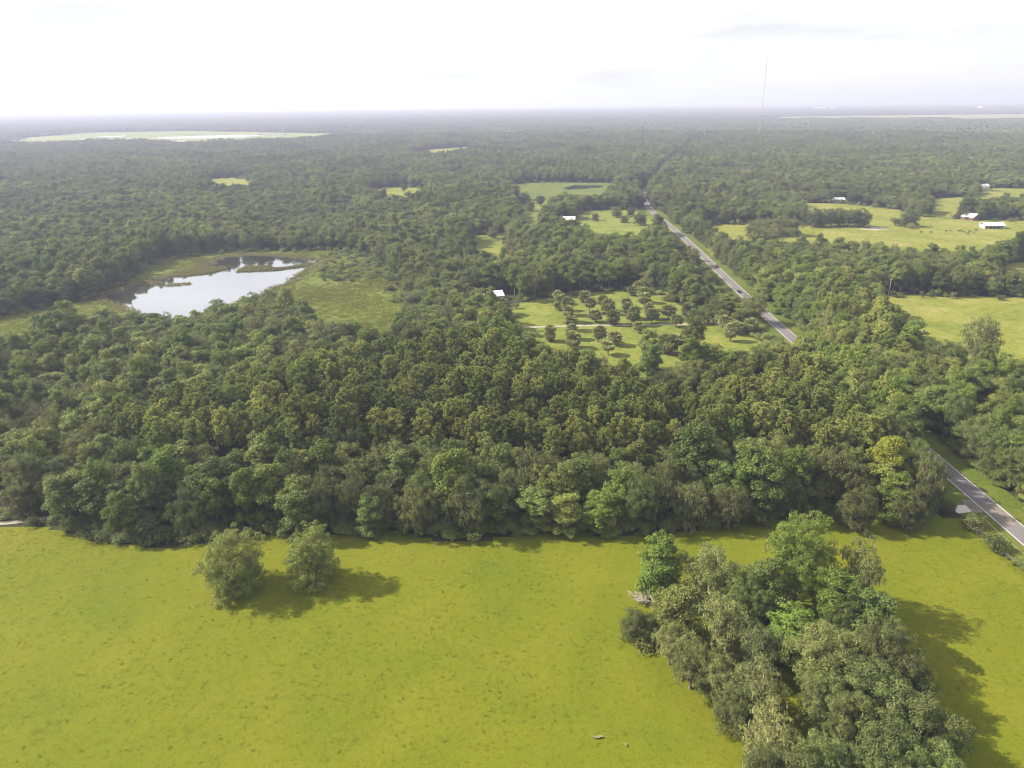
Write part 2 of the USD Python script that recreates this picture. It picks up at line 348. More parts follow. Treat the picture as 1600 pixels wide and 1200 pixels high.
# meadow as a gently uneven surface
def meadow_height(x, y):
    return 0.05 + 0.25 * (np.sin(x * 0.031 + 1.3) * np.sin(y * 0.043 + 0.4) + 1) * 0.5 + 0.05 * np.sin(x * 0.21 + y * 0.17) * np.sin(y * 0.29 - x * 0.11) + 0.05


gx, gy = np.meshgrid(np.arange(-300, 176, 2.0), np.arange(40, 232, 2.0), indexing='ij')
inside = shapely.contains_xy(meadow.buffer(2.0), gx.ravel(), gy.ravel()).reshape(gx.shape)
gz = np.where(shapely.contains_xy(meadow.buffer(-1.5), gx.ravel(), gy.ravel()).reshape(gx.shape), meadow_height(gx, gy), 0.03)
idx = np.arange(gx.size).reshape(gx.shape)
ok = inside[:-1, :-1] & inside[1:, :-1] & inside[1:, 1:] & inside[:-1, 1:]
q = np.stack([idx[:-1, :-1], idx[1:, :-1], idx[1:, 1:], idx[:-1, 1:]], -1)[ok]
tag(obj('meadow', (np.column_stack([gx.ravel(), gy.ravel(), gz.ravel()]), q), 'meadow_grass', smooth=True), 'bright yellow-green meadow in the foreground', 'meadow', kind='structure')

for i, s in enumerate((lawn, lawn2, lawn3, lawn4)):
    sheet('lawn', s, 0.03, 'lawn_grass', ['palm-dotted mown lawn west of the road', 'small lawn strip between woods west of the palm lawn', 'open lawn beside the road near the white house', 'small lawn with scattered trees far up the road'][i], 'lawn')
flabels = ['yellow-green hayfield east of the road', 'small grass field at the right edge behind the tree belt', 'cattle pasture with barns at the right', 'strip of pasture behind the barns', 'farthest pasture strip at the right edge', 'small pale field in the woods beyond the pond', 'distant pale strip field in the far woods', 'tiny pale clearing in the left far woods', 'pale marshy clearing with small pond left of the road end', 'tiny clearing in the left woods beside another']
for i, s in enumerate((field1, field2, field3, field4, field5, field6, field7, field8, field9, field10)):
    sheet('field', s, 0.03 if i < 6 else 0.3, 'marsh_grass' if i == 8 else 'field_grass', flabels[i], 'field')
sheet('marsh', wobble(marsh, 8, 1.5, 1), 0.04, 'marsh_grass', 'green marsh meadow around the pond', 'marsh')
sheet('pond', wobble(pond, 6, 1.8, 2), 0.10, 'water', 'pale reflecting pond in the marsh at the left', 'pond')
sheet('pond', wobble(poly([(878, 293), (905, 290), (938, 290), (944, 292), (915, 296), (885, 297)]), 8, 2.0, 3), 0.4, 'water', 'small far pond left of the road end', 'pond')
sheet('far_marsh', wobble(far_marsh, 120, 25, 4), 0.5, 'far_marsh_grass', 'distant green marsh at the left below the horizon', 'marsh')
for k, pts in enumerate([[(215, 223), (250, 219), (300, 221), (312, 224), (300, 228), (230, 227)], [(240, 215), (300, 213), (400, 210), (425, 211), (380, 215), (310, 217), (250, 217)], [(150, 214), (195, 212), (195, 214), (155, 215)], [(470, 218), (520, 215), (528, 217), (480, 220)], [(10, 227), (58, 224), (60, 226), (15, 229)], [(425, 210.5), (450, 209.5), (440, 211.5), (425, 212)]]):
    sheet('lake', wobble(poly(pts), 60, 9, 5 + k), 1.0, 'water', ['nearest bright sheet of water in the far left marsh', 'long bright sheet of water across the far left marsh', 'thin water streak at the left of the far marsh', 'thin water streak at the right of the far marsh', 'small water streak at the left picture edge', 'tiny water spot at the far edge of the marsh'][k], 'lake')
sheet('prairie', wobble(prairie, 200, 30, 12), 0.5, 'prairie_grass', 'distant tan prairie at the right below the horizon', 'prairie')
sheet('track', woodtrack, 0.05, 'sand', 'sandy track entering the woods at the left edge', 'track')


def strip(line, o0, o1, step=6.0, s0=0.0, s1=None):
    s1 = line.length if s1 is None else s1
    s = np.linspace(s0, s1, max(2, int((s1 - s0) / step) + 1))
    p = np.array([line.interpolate(x).coords[0] for x in s])
    e = np.array([line.interpolate(min(x + 1, line.length)).coords[0] for x in s]) - np.array([line.interpolate(max(x - 1, 0)).coords[0] for x in s])
    e = unit(e); n = np.stack([e[:, 1], -e[:, 0]], 1)      # to the right of travel
    a, b = p + n * o0, p + n * o1
    k = np.arange(len(s) - 1)
    f = np.vstack([np.stack([k, k + len(s), k + 1], 1), np.stack([k + 1, k + len(s), k + len(s) + 1], 1)])
    return np.vstack([a, b]), f


def strip_mesh(line, o0, o1, z, **kw):
    v, f = strip(line, min(o0, o1), max(o0, o1), **kw)
    v3 = np.column_stack([v, np.full(len(v), z)])
    a, b, c = v3[f[0]]
    if np.cross(b - a, c - a)[2] < 0:
        f = f[:, ::-1]
    return v3, f


# the road runs away from the camera: right of travel = east
sheet('verge', road_near.buffer(11.5).difference(meadow.buffer(0.1)).difference(lawn.buffer(0.1)).difference(field3.buffer(0.1)), 0.06, 'verge_grass', 'mown grass verge along both sides of the road', 'verge')
RH = 3.15
road_mesh = strip_mesh(road_line, -RH - 0.55, RH + 0.45, 0.12)
road, road_path = thing('road', label='two-lane asphalt road running away to the right', cat='road', kind='structure')
obj('roadway', road_mesh, 'asphalt', road_path)
for o in (-RH, RH):
    obj('edge_line', strip_mesh(road_line, o - 0.09, o + 0.09, 0.135), 'road_paint', road_path)
s_near = road_line.project(Point(at(1503.3, 756.3)))
dashes = [strip_mesh(road_line, -0.07, 0.07, 0.135, s0=s_near + 12.0 * k, s1=s_near + 12.0 * k + 3.2) for k in range(-16, 60) if 0 < s_near + 12 * k < 1200]
for dm in dashes[:45]:
    obj('centre_dash', dm, 'road_paint_faded', road_path)
sA = road_line.project(Point(at(1524, 781))); sB = road_line.project(Point(at(1556, 805)))
obj('worn_patch', strip_mesh(road_line, -RH + 0.1, RH - 0.1, 0.128, s0=sA - 3, s1=sB - 6), 'asphalt_worn', road_path)
sheet('driveway_apron', Polygon([at(1505, 781), at(1518, 782.5), at(1526, 790), at(1534, 800), at(1517, 800.5), at(1507, 790)]).buffer(0.3), 0.09, 'asphalt_worn', 'worn asphalt apron where the driveway meets the road', 'driveway')
sheet('driveway', Polygon([at(1493.5, 799), at(1497.5, 790), at(1508, 790), at(1517.5, 800), at(1497, 802)]).buffer(0.2), 0.11, 'concrete', 'pale concrete driveway stub beside the road', 'driveway')
sheet('lawn_driveway', drive.buffer(1.5), 0.06, 'sand', 'pale sandy driveway crossing the palm lawn', 'driveway')
sheet('sand_patch', wobble(poly([(1338, 354), (1352, 353.5), (1385, 355), (1388, 358), (1370, 360), (1345, 358.5)]), 5, 0.8, 20), 0.06, 'sand', 'pale bare sand patch in the cattle pasture', 'sand patch')
sheet('sand_patch', wobble(poly([(921, 1153), (933, 1152), (946, 1152.5), (945, 1156), (934, 1156), (925, 1156)]), 0.5, 0.2, 21), 0.50, 'dry_soil', 'larger bare sandy spot in the meadow at bottom centre', 'sand patch')
sheet('sand_patch', wobble(poly([(974, 1162), (979, 1163), (978, 1168), (974, 1168)]), 0.4, 0.15, 22), 0.50, 'dry_soil', 'smaller bare sandy spot in the meadow right of the larger one', 'sand patch')
sheet('tyre_line', LineString([at(1532, 805), at(1560, 832), at(1600, 866), at(1640, 900)]).buffer(0.12), 0.075, 'sand', 'thin worn line in the verge beside the road', 'track')

# haze
hz0, hz1, HR = -1.0, 345.0, 61000.0
hv, hf = box(-HR, HR, -HR, HR, hz0, hz1)
usdkit.material(stage, '/World/Looks/haze', {'v': ('principled_volume', {'color': (0.57, 0.61, 0.88), 'absorption_color': (0.18, 0.16, 0.0), 'density': HAZE_DENSITY, 'anisotropy': 0.2})}, [], volume='v.volume')
tag(obj('haze', (hv, hf), 'haze'), 'pale summer haze over the whole landscape', 'haze', kind='stuff')


# ------------------------------------------------------------------ plants
def leaves(c, nrm, size, rng, aspect=0.75, jitter=0.7):
    """one small pointed face per leaf clump"""
    n = len(c)
    nn = unit(nrm + rng.normal(0, jitter, (n, 3)))
    t = unit(np.cross(nn, unit(rng.normal(size=(n, 3))))); b = np.cross(nn, t)
    s = (size * rng.uniform(0.6, 1.3, n))[:, None]
    v = np.stack([c + t * s * 0.6, c - t * s * 0.4 + b * s * 0.5 * aspect, c - t * s * 0.4 - b * s * 0.5 * aspect], 1).reshape(-1, 3)
    return v, np.arange(3 * n).reshape(-1, 3)


def clump_leaves(centres, radii, per_m2, size, rng, flat=0.85, lower=0.35, jitter=0.5, **kw):
    cs, ns = [], []
    for c, r in zip(centres, radii):
        n = max(6, int(per_m2 * 4 * np.pi * r * r))
        d = unit(rng.normal(size=(n, 3)))
        d = d[(d[:, 2] > -0.1) | (rng.random(n) < lower)]
        rr = r * rng.uniform(0.62, 1.08, (len(d), 1)) * (1 + 0.18 * np.sin(d[:, :1] * 7 + c[0]) * np.cos(d[:, 1:2] * 6 + c[1]))
        p = c + d * rr * [1, 1, flat]
        cs.append(p); ns.append(unit(d * [1, 1, 1.3] + [0, 0, 0.25]))
    return leaves(np.vstack(cs), np.vstack(ns), size, rng, jitter=jitter, **kw)


def limb(a, b, r0_, r1_, rng, n=4, sag=0.08, sides=5):
    t = np.linspace(0, 1, n + 1)[:, None]
    L = np.linalg.norm(np.subtract(b, a))
    p = np.asarray(a) * (1 - t) + np.asarray(b) * t
    p[1:-1] += rng.normal(0, sag * L * 0.5, (n - 1, 3))
    return tube(p, np.linspace(r0_, r1_, n + 1), sides)


def broadleaf(h, r, seed, base=0.22, lobes=9, per=7.0, size=0.44, clump=(0.6, 1.45), moss=0.0, spread=0.75, gaps=0.0, trunk_r=0.35, top=1.0, low=0):
    """trunk with limbs and a crown of lobes, each a crowd of leaf clumps; (trunk, crown, moss or None)"""
    rng = np.random.default_rng(seed)
    zc, hz = h * (base + 1) / 2, h * (1 - base) / 2
    lob, trunk = [], []
    sway = rng.normal(0, 0.03 * h, 2)
    fork = np.array([sway[0] * 0.4, sway[1] * 0.4, h * (base + 0.1)])
    trunk.append(tube([[0, 0, -0.3], [0, 0, 0.4], fork * [0.5, 0.5, 0.5], fork, [sway[0], sway[1], h * 0.75]], [trunk_r * 1.5, trunk_r * 1.1, trunk_r * 0.9, trunk_r * 0.75, trunk_r * 0.2], 7))
    golden = 2.39996
    for k in range(lobes):
        u = (k + 0.5) / lobes
        z = (1 - 1.75 * u) * 1.0                      # from the top downward
        z = max(z, -0.75)
        rad_ = math.sqrt(max(0.05, 1 - z * z)) * spread * rng.uniform(0.6, 1.2)
        a = k * golden + rng.uniform(-0.4, 0.4)
        c = np.array([sway[0] + r * rad_ * math.cos(a) * 0.8, sway[1] + r * rad_ * math.sin(a) * 0.8, zc + hz * 0.78 * z * top * rng.uniform(0.75, 1.2) + rng.normal(0, 0.04 * h)])
        lr = r * rng.uniform(0.26, 0.50) * (1.0 if z > -0.3 else 0.85)
        lob.append((c, lr))
        trunk.append(limb(fork + [0, 0, rng.uniform(-0.05, 0.15) * h], c, trunk_r * 0.45, 0.05, rng, 4))
    for k in range(low):                              # foliage and vines down to the ground
        a = k * 6.283 / low + rng.uniform(-0.3, 0.3); q = r * rng.uniform(0.45, 0.72)
        lob.append((np.array([q * math.cos(a), q * math.sin(a), h * rng.uniform(0.08, 0.22)]), r * rng.uniform(0.24, 0.36)))
    lob.append((np.array([sway[0], sway[1], zc]), r * 0.5))
    cc, cr_ = [], []
    for c, lr in lob:
        n = int(5 + 7.0 * lr)
        d = unit(rng.normal(size=(n * 2, 3)))
        d = d[d[:, 2] > -0.55][:n]
        for e in d:
            if rng.random() < gaps:
                continue
            cc.append(c + e * lr * rng.uniform(0.5, 1.25) * [1, 1, 0.95]); cr_.append(clump[0] + (clump[1] - clump[0]) * rng.random() ** 1.4)
    crown = clump_leaves(cc, cr_, per, size, rng)
    ms = None
    if moss:
        pts = []
        for c, q in zip(cc, cr_):
            for _ in range(rng.poisson(moss)):
                pts.append(c + [rng.uniform(-q, q), rng.uniform(-q, q), -0.15 * q])
        p = np.array(pts); n = len(p)
        L = rng.uniform(0.5, 1.7, n); w = rng.uniform(0.07, 0.18, n); a = rng.uniform(0, np.pi, n)
        e = np.stack([np.cos(a), np.sin(a), 0 * a], 1) * w[:, None]
        dn = np.stack([rng.normal(0, 0.06, n), rng.normal(0, 0.06, n), -np.ones(n)], 1) * L[:, None]
        v = np.stack([p - e, p + e, p + dn * 0.6 + e * 0.7, p + dn, p + dn * 0.55 - e * 0.8], 1).reshape(-1, 3)
        k = np.arange(n)[:, None] * 5
        ms = (v, np.vstack([k + [0, 1, 2], k + [0, 2, 4], k + [4, 2, 3]]))
    return cat_mesh(trunk), crown, ms


def pine(h, r, seed, bare=0.45, per=52, size=0.55):
    rng = np.random.default_rng(seed)
    lean = rng.normal(0, 0.02 * h, 2)
    trunk = [tube([[0, 0, -0.3], [lean[0] * 0.3, lean[1] * 0.3, h * 0.35], [lean[0] * 0.7, lean[1] * 0.7, h * 0.7], [lean[0], lean[1], h * 0.98]], [0.24, 0.19, 0.12, 0.03], 6)]
    tc, tr = [], []
    z = h * bare
    while z < h * 0.985:
        u = (z / h - bare) / (1 - bare)
        L = r * (0.55 + 0.45 * math.sin(min(1, u * 2.2) * math.pi / 2)) * (1 - u ** 2.2) + 0.5
        nb = 6 if u < 0.8 else 4
        a0 = rng.uniform(0, 6.28)
        for k in range(nb):
            if rng.random() < 0.12 + 0.2 * (u < 0.15):
                continue
            a = a0 + k * 6.283 / nb + rng.normal(0, 0.25)
            Lk = L * rng.uniform(0.65, 1.12)
            o = np.array([lean[0] * z / h, lean[1] * z / h, z])
            e = o + [math.cos(a) * Lk, math.sin(a) * Lk, Lk * (0.28 + 0.3 * u)]
            if Lk > 1.6:
                trunk.append(tube([o, (o + e) / 2 + [0, 0, -0.1], e], [0.06, 0.045, 0.02], 4))
            for s in ((0.55, 0.8, 1.0) if Lk > 1.8 else (0.6, 1.0)):
                tc.append(o * (1 - s) + e * s + rng.normal(0, 0.22, 3)); tr.append(rng.uniform(0.55, 0.95))
        z += h * rng.uniform(0.036, 0.05)
    tc.append([lean[0], lean[1], h]); tr.append(0.6)
    # needle tufts: narrow pointed faces standing out from each tuft's middle
    tc, tr = np.array(tc), np.array(tr)
    c = np.repeat(tc, per, 0); q = np.repeat(tr, per)
    d = unit(rng.normal(size=(len(c), 3)) + [0, 0, 0.45])
    s = unit(np.cross(d, rng.normal(size=d.shape)))
    q = (q * rng.uniform(0.7, 1.15, len(q)))[:, None]
    w = 0.19
    v = np.stack([c + d * q, c + d * q * 0.25 + s * w, c + d * q * 0.25 - s * w], 1).reshape(-1, 3)
    return cat_mesh(trunk), (v, np.arange(len(v)).reshape(-1, 3))


def palm(h, seed, skirt=True, nf=30, fr=1.5):
    rng = np.random.default_rng(seed)
    lean = rng.normal(0, 0.04 * h, 2)
    topz = h - fr * 0.62
    tk = tube([[0, 0, -0.2], [lean[0] * 0.2, lean[1] * 0.2, topz * 0.4], [lean[0] * 0.6, lean[1] * 0.6, topz * 0.75], [lean[0], lean[1], topz]], [0.30, 0.24, 0.26, 0.30], 8)
    o = np.array([lean[0], lean[1], topz])

    def fronds(n, lo, hi, R, segs):
        V, F, m = [], [], 0
        for k in range(n):
            el = rng.uniform(lo, hi); a = k * 2.39996 + rng.uniform(-0.2, 0.2)
            d = np.array([math.cos(a) * math.cos(el), math.sin(a) * math.cos(el), math.sin(el)])
            s = unit(np.cross(d, [0, 0, 1.0])); nrm = np.cross(s, d)
            hub = o + d * R * 0.5
            V.append(o + s * 0.03); V.append(o - s * 0.03); V.append(hub); F.append([m, m + 1, m + 2]); m += 3
            for j in range(segs):
                b = (j / (segs - 1) - 0.5) * 2 * 2.0
                e = d * math.cos(b) + s * math.sin(b)
                L = R * rng.uniform(0.55, 0.75) * (1 - 0.2 * abs(b) / 2)
                tip = hub + e * L - nrm * L * (0.15 + 0.1 * rng.random()) + np.array([0, 0, -0.22 * L])
                side = np.cross(e, nrm) * 0.10 * R
                V += [hub, hub + e * L * 0.55 + side - nrm * 0.05, tip, hub + e * L * 0.55 - side - nrm * 0.05]
                F += [[m, m + 1, m + 2], [m, m + 2, m + 3]]; m += 4
        return np.array(V), np.array(F)
    head = fronds(nf, -0.55, 1.4, fr, 11)
    sk = fronds(30, -1.45, -0.4, fr * 1.15, 8) if skirt else None
    return tk, head, sk


def bare_tree(h, r, seed, moss=True):
    """dead or half-bare tree: forking limbs and twigs"""
    rng = np.random.default_rng(seed)
    parts, tips = [], []

    def grow(p, d, L, rad_, depth):
        e = p + d * L
        parts.append(limb(p, e, rad_, rad_ * 0.6, rng, 3, 0.06, 5 if depth < 2 else 3))
        if depth >= 4:
            tips.append(e); return
        for _ in range(3 if depth else 5):
            nd = unit(d * (0.9 if depth else 0.35) + rng.normal(0, 0.55, 3) + [0, 0, 0.12])
            grow(p + (e - p) * rng.uniform(0.55, 1.0), nd, L * rng.uniform(0.55, 0.8), rad_ * 0.55, depth + 1)
    grow(np.array([0, 0, -0.2]), np.array([0, 0, 1.0]), h * 0.38, 0.32, 0)
    n = len(tips); p = np.repeat(np.array(tips), 3, 0) + rng.normal(0, 0.5, (3 * n, 3))
    L = rng.uniform(0.5, 1.4, 3 * n); w = rng.uniform(0.06, 0.14, 3 * n); a = rng.uniform(0, np.pi, 3 * n)
    e = np.stack([np.cos(a), np.sin(a), 0 * a], 1) * w[:, None]
    v = np.stack([p - e, p + e, p - [[0, 0, 1]] * L[:, None]], 1).reshape(-1, 3)
    return cat_mesh(parts), (v, np.arange(len(v)).reshape(-1, 3))


def shrub(h, r, seed):
    rng = np.random.default_rng(seed)
    n = 9
    cc = [np.array([rng.normal(0, r * 0.45), rng.normal(0, r * 0.45), rng.uniform(0.2, 0.72) * h]) for _ in range(n)]
    cr_ = rng.uniform(0.28, 0.5, n) * min(h, 2 * r)
    st = cat_mesh([limb([0, 0, -0.1], c, 0.06, 0.02, rng, 2, 0.05, 4) for c in cc])
    return st, clump_leaves(cc, cr_, 9.0, 0.34, rng)


# the kinds, as class prims that every plant of a kind refers to: name -> (class path, natural height, natural radius)
KINDS = {}


def kind_class(key, parts):
    p = f'/World/kind_{key}'
    stage.CreateClassPrim(p)
    for nm, mesh, m, sm in parts:
        if mesh is not None:
            tag(usdkit.mesh(stage, f'{p}/{nm}', mesh, '/World/Looks/' + m, smooth=sm).GetPrim(), kind='stuff' if nm == 'moss' else None)
    return p


def register(kind, variants):
    KINDS[kind] = variants


V = []
for i in range(6):
    h, r = 21, [3.7, 4.2, 3.5, 4.4, 3.9, 4.1][i]
    tk, cw = pine(h, r, 100 + i, [0.45, 0.38, 0.5, 0.42, 0.47, 0.4][i])
    V.append((kind_class(f'pine_{i}', [('trunk', tk, 'pine_bark', True), ('crown', cw, 'pine_needles', False)]), h, r))
register('pine_tree', V)
V, VB = [], []
for i in range(6):
    h, r = 19, [4.8, 5.5, 4.4, 5.8, 5.0, 5.2][i]
    tk, cw, _ = broadleaf(h, r, 200 + i, base=[0.14, 0.2, 0.1, 0.22, 0.16, 0.12][i], lobes=[13, 12, 15, 12, 14, 13][i], low=[6, 0, 7, 0, 5, 6][i])
    V.append((kind_class(f'hardwood_{i}', [('trunk', tk, 'bark', True), ('crown', cw, 'hardwood_leaves', False)]), h, r))
    if i < 4:
        VB.append((kind_class(f'sweetgum_{i}', [('trunk', tk, 'bark', True), ('crown', cw, 'bright_leaves', False)]), h, r))
register('hardwood_tree', V)
register('bright_tree', VB)
tk, cw, _ = broadleaf(19, 5.2, 260, base=0.2, lobes=12)
register('lime_tree', [(kind_class('lime_0', [('trunk', tk, 'bark', True), ('crown', cw, 'lime_leaves', False)]), 19, 5.2)])
V = []
for i in range(6):
    h, r = 14, [7.0, 7.8, 6.2, 7.4, 6.6, 8.2][i]
    tk, cw, ms = broadleaf(h, r, 300 + i, base=0.10, lobes=[15, 17, 13, 16, 14, 18][i], per=11.5, size=0.29, clump=(0.55, 1.35), gaps=0.15, low=[5, 0, 6, 0, 5, 4][i], moss=[0.9, 0.5, 1.4, 0.4, 1.1, 0.7][i], spread=0.85, trunk_r=0.5)
    V.append((kind_class(f'oak_{i}', [('trunk', tk, 'bark', True), ('crown', cw, 'oak_leaves', False), ('moss', ms, 'hanging_moss', False)]), h, r))
register('oak_tree', V)
V = []
for i in range(4):
    h, fr = [8.0, 9.0, 10.0, 7.0][i], [3.3, 3.5, 3.2, 3.4][i]
    tk, hd, sk = palm(h, 400 + i, True, [34, 38, 32, 40][i], fr)
    V.append((kind_class(f'palm_{i}', [('trunk', tk, 'bark', True), ('crown', hd, 'palm_leaves', False), ('skirt', sk, 'palm_dead_leaves', False)]), h, fr))
register('cabbage_palm', V)
V = []
for i in range(3):
    tk, ms = bare_tree(15, 5, 500 + i)
    V.append((kind_class(f'bare_{i}', [('branches', tk, 'bare_twigs', True), ('moss', ms, 'hanging_moss', False)]), 15, 5))
register('bare_tree', V)
V = []
for i in range(4):
    h, r = [2.6, 3.4, 2.0, 4.0][i], [2.0, 2.4, 1.8, 2.2][i]
    st, cw = shrub(h, r, 600 + i)
    V.append((kind_class(f'shrub_{i}', [('stem', st, 'bark', False), ('crown', cw, 'shrub_leaves', False)]), h, r))
register('shrub', V)

rngP = np.random.default_rng(11)
CATS = {'pine_tree': 'pine tree', 'hardwood_tree': 'tree', 'bright_tree': 'tree', 'lime_tree': 'tree', 'oak_tree': 'oak tree', 'lone_oak': 'oak tree', 'lone_tree': 'tree', 'tall_tree': 'tree', 'mossy_oak': 'oak tree', 'cabbage_palm': 'palm tree', 'bare_tree': 'bare tree', 'shrub': 'shrub'}
NAMES = {'bright_tree': 'hardwood_tree', 'lime_tree': 'hardwood_tree', 'lone_oak': 'oak_tree', 'lone_tree': 'hardwood_tree', 'tall_tree': 'hardwood_tree', 'mossy_oak': 'oak_tree'}
placed = []        # (x, y, r) of the plants set one by one


def plant(kind, xy, h, r=None, label='', group=None, variant=None, rz=None):
    vs = KINDS[kind]
    k = rngP.integers(len(vs)) if variant is None else variant % len(vs)
    cls, h0, rad0 = vs[k]
    sz = h / h0; sx = sz if r is None else r / rad0
    z = 0.0
    e = rngP.uniform(0.86, 1.16)
    copy_of(cls, NAMES.get(kind, kind), (xy[0], xy[1], z), rngP.uniform(0, 360) if rz is None else rz, (sx * e, sx / e, sz), label, CATS[kind], group)
    placed.append((xy[0], xy[1], r or rad0 * sx))


# --- trees set one by one: (pixel of the top, height, radius, kind, label)
tk, cw, ms = broadleaf(18, 9.3, 352, base=0.0, lobes=24, low=9, per=10.0, size=0.30, clump=(0.5, 1.3), gaps=0.06, moss=0.4, spread=0.85, trunk_r=0.6)
register('lone_oak', [(kind_class('lone_oak', [('trunk', tk, 'bark', True), ('crown', cw, 'lone_leaves', False), ('moss', ms, 'hanging_moss', False)]), 18, 9.3)])
tk, cw, ms = broadleaf(18, 8.2, 353, base=0.0, lobes=20, low=8, per=10.0, size=0.30, clump=(0.5, 1.3), gaps=0.03, moss=0.2, spread=0.8, trunk_r=0.5)
register('lone_tree', [(kind_class('lone_tree', [('trunk', tk, 'bark', True), ('crown', cw, 'lone_leaves', False), ('moss', ms, 'hanging_moss', False)]), 18, 8.2)])
tk, cw, ms = broadleaf(25, 8.5, 354, base=0.12, lobes=24, low=5, per=10.0, size=0.32, clump=(0.5, 1.4), moss=0.5, gaps=0.08)
register('tall_tree', [(kind_class('tall_tree', [('trunk', tk, 'bark', True), ('crown', cw, 'bright_leaves', False), ('moss', ms, 'hanging_moss', False)]), 25, 8.5)])
V = []
for i in range(3):
    tk, cw, ms = broadleaf(15, 6.0, 360 + i, base=0.1, lobes=14, low=4, per=8.0, size=0.28, clump=(0.5, 1.2), gaps=0.25, moss=3.0, trunk_r=0.4)
    V.append((kind_class(f'mossy_oak_{i}', [('trunk', tk, 'bare_twigs', True), ('crown', cw, 'oak_leaves', False), ('moss', ms, 'pale_moss', False)]), 15, 6.0))
register('mossy_oak', V)
plant('lone_oak', at(371, 921), 16.5, 8.6, 'left of the two lone oaks on the meadow, wider with moss', variant=0, rz=0)
plant('lone_tree', at(490, 908), 16.2, 7.2, 'right of the two lone trees on the meadow, rounder and greener', rz=0)
clump = [
    (1262, 812, 25, 8.5, 'tall_tree', 'tallest bright green tree rising from the back of the meadow grove'),
    (1031, 840, 17, 5.6, 'bright_tree', 'bright green tree at the left back corner of the meadow grove'),
    (1352, 858, 21, 6.5, 'mossy_oak', 'tall mossy tree at the right back corner of the meadow grove'),
    (1112, 866, 16, 8.2, 'oak_tree', 'round grey oak at the back of the meadow grove'),
    (1205, 878, 17, 5.5, 'hardwood_tree', 'dark green tree left of the tallest tree in the grove'),
    (1310, 900, 17, 5.5, 'bright_tree', 'green tree below the tallest tree in the grove, right side'),
    (1065, 925, 15, 6.5, 'hardwood_tree', 'green tree on the left flank of the meadow grove'),
    (1000, 962, 7, 4.5, 'oak_tree', 'dark round low oak at the left edge of the meadow grove'),
    (1135, 945, 15, 7.0, 'mossy_oak', 'mossy oak in the left middle of the grove'),
    (1050, 985, 10, 5.0, 'oak_tree', 'low oak on the left rim of the grove below the green tree'),
    (1195, 985, 14, 5.5, 'mossy_oak', 'mossy oak in the centre of the grove'),
    (1243, 950, 15, 5.0, 'bright_tree', 'lighter green tree in the centre of the grove'),
    (1375, 930, 17, 5.5, 'hardwood_tree', 'green vine-hung tree on the right flank of the grove'),
    (1400, 985, 14, 5.5, 'oak_tree', 'oak on the right rim of the grove below the vine-hung tree'),
    (1290, 990, 16, 8.0, 'oak_tree', 'broad grey oak in the right middle of the grove'),
    (1365, 1000, 16, 8.0, 'oak_tree', 'broad mossy oak at the right of the grove'),
    (1190, 1050, 14, 6.5, 'mossy_oak', 'mossy oak in the lower left of the grove'),
    (1125, 1040, 11, 5.5, 'oak_tree', 'low oak on the lower left rim of the grove'),
    (1300, 1060, 14, 6.5, 'oak_tree', 'grey-green oak in the lower middle of the grove'),
    (1395, 1055, 16, 8.5, 'oak_tree', 'large oak with thick crown on the lower right of the grove'),
    (1455, 1110, 14, 6.5, 'oak_tree', 'oak on the lower right rim of the grove'),
    (1210, 1120, 14, 6.0, 'mossy_oak', 'mossy oak near the picture bottom at the grove left'),
    (1380, 1130, 15, 7.0, 'oak_tree', 'oak near the picture bottom at the grove right'),
    (1290, 1165, 13, 6.0, 'oak_tree', 'lowest middle oak of the grove cut by the picture bottom'),
    (1470, 1175, 13, 6.0, 'oak_tree', 'lowest right oak of the grove cut by the picture bottom'),
    (1200, 1180, 12, 5.0, 'oak_tree', 'lowest left oak of the grove cut by the picture bottom'),
    (1010, 985, 4, 3.2, 'shrub', 'small bush in front of the dark low oak at the grove edge'),
]
clump += [(1160, 905, 14, 5.5, 'oak_tree', 'shaded oak behind the left middle of the grove'), (1330, 945, 13, 5.0, 'oak_tree', 'mossy oak right of the lighter green centre tree'), (1085, 1010, 12, 5.5, 'oak_tree', 'oak behind the low oaks on the left rim'), (1340, 1090, 14, 6.0, 'oak_tree', 'oak beside the large thick-crowned one, left of it'), (1430, 1045, 12, 5.0, 'oak_tree', 'smaller oak on the right rim above the rim oak'), (1150, 1085, 10, 4.5, 'oak_tree', 'small oak on the lower left rim of the grove'), (1255, 1200, 12, 5.5, 'oak_tree', 'oak below the picture bottom under the grove left'), (1400, 1200, 13, 6.5, 'oak_tree', 'oak below the picture bottom under the grove right')]
for i, (x, y, h, r, k, lab) in enumerate(clump):
    plant(k, at(x, y, h * 0.97), h, r, lab, variant=[0, 2][i % 2] if k in ('bright_tree', 'hardwood_tree') else None)
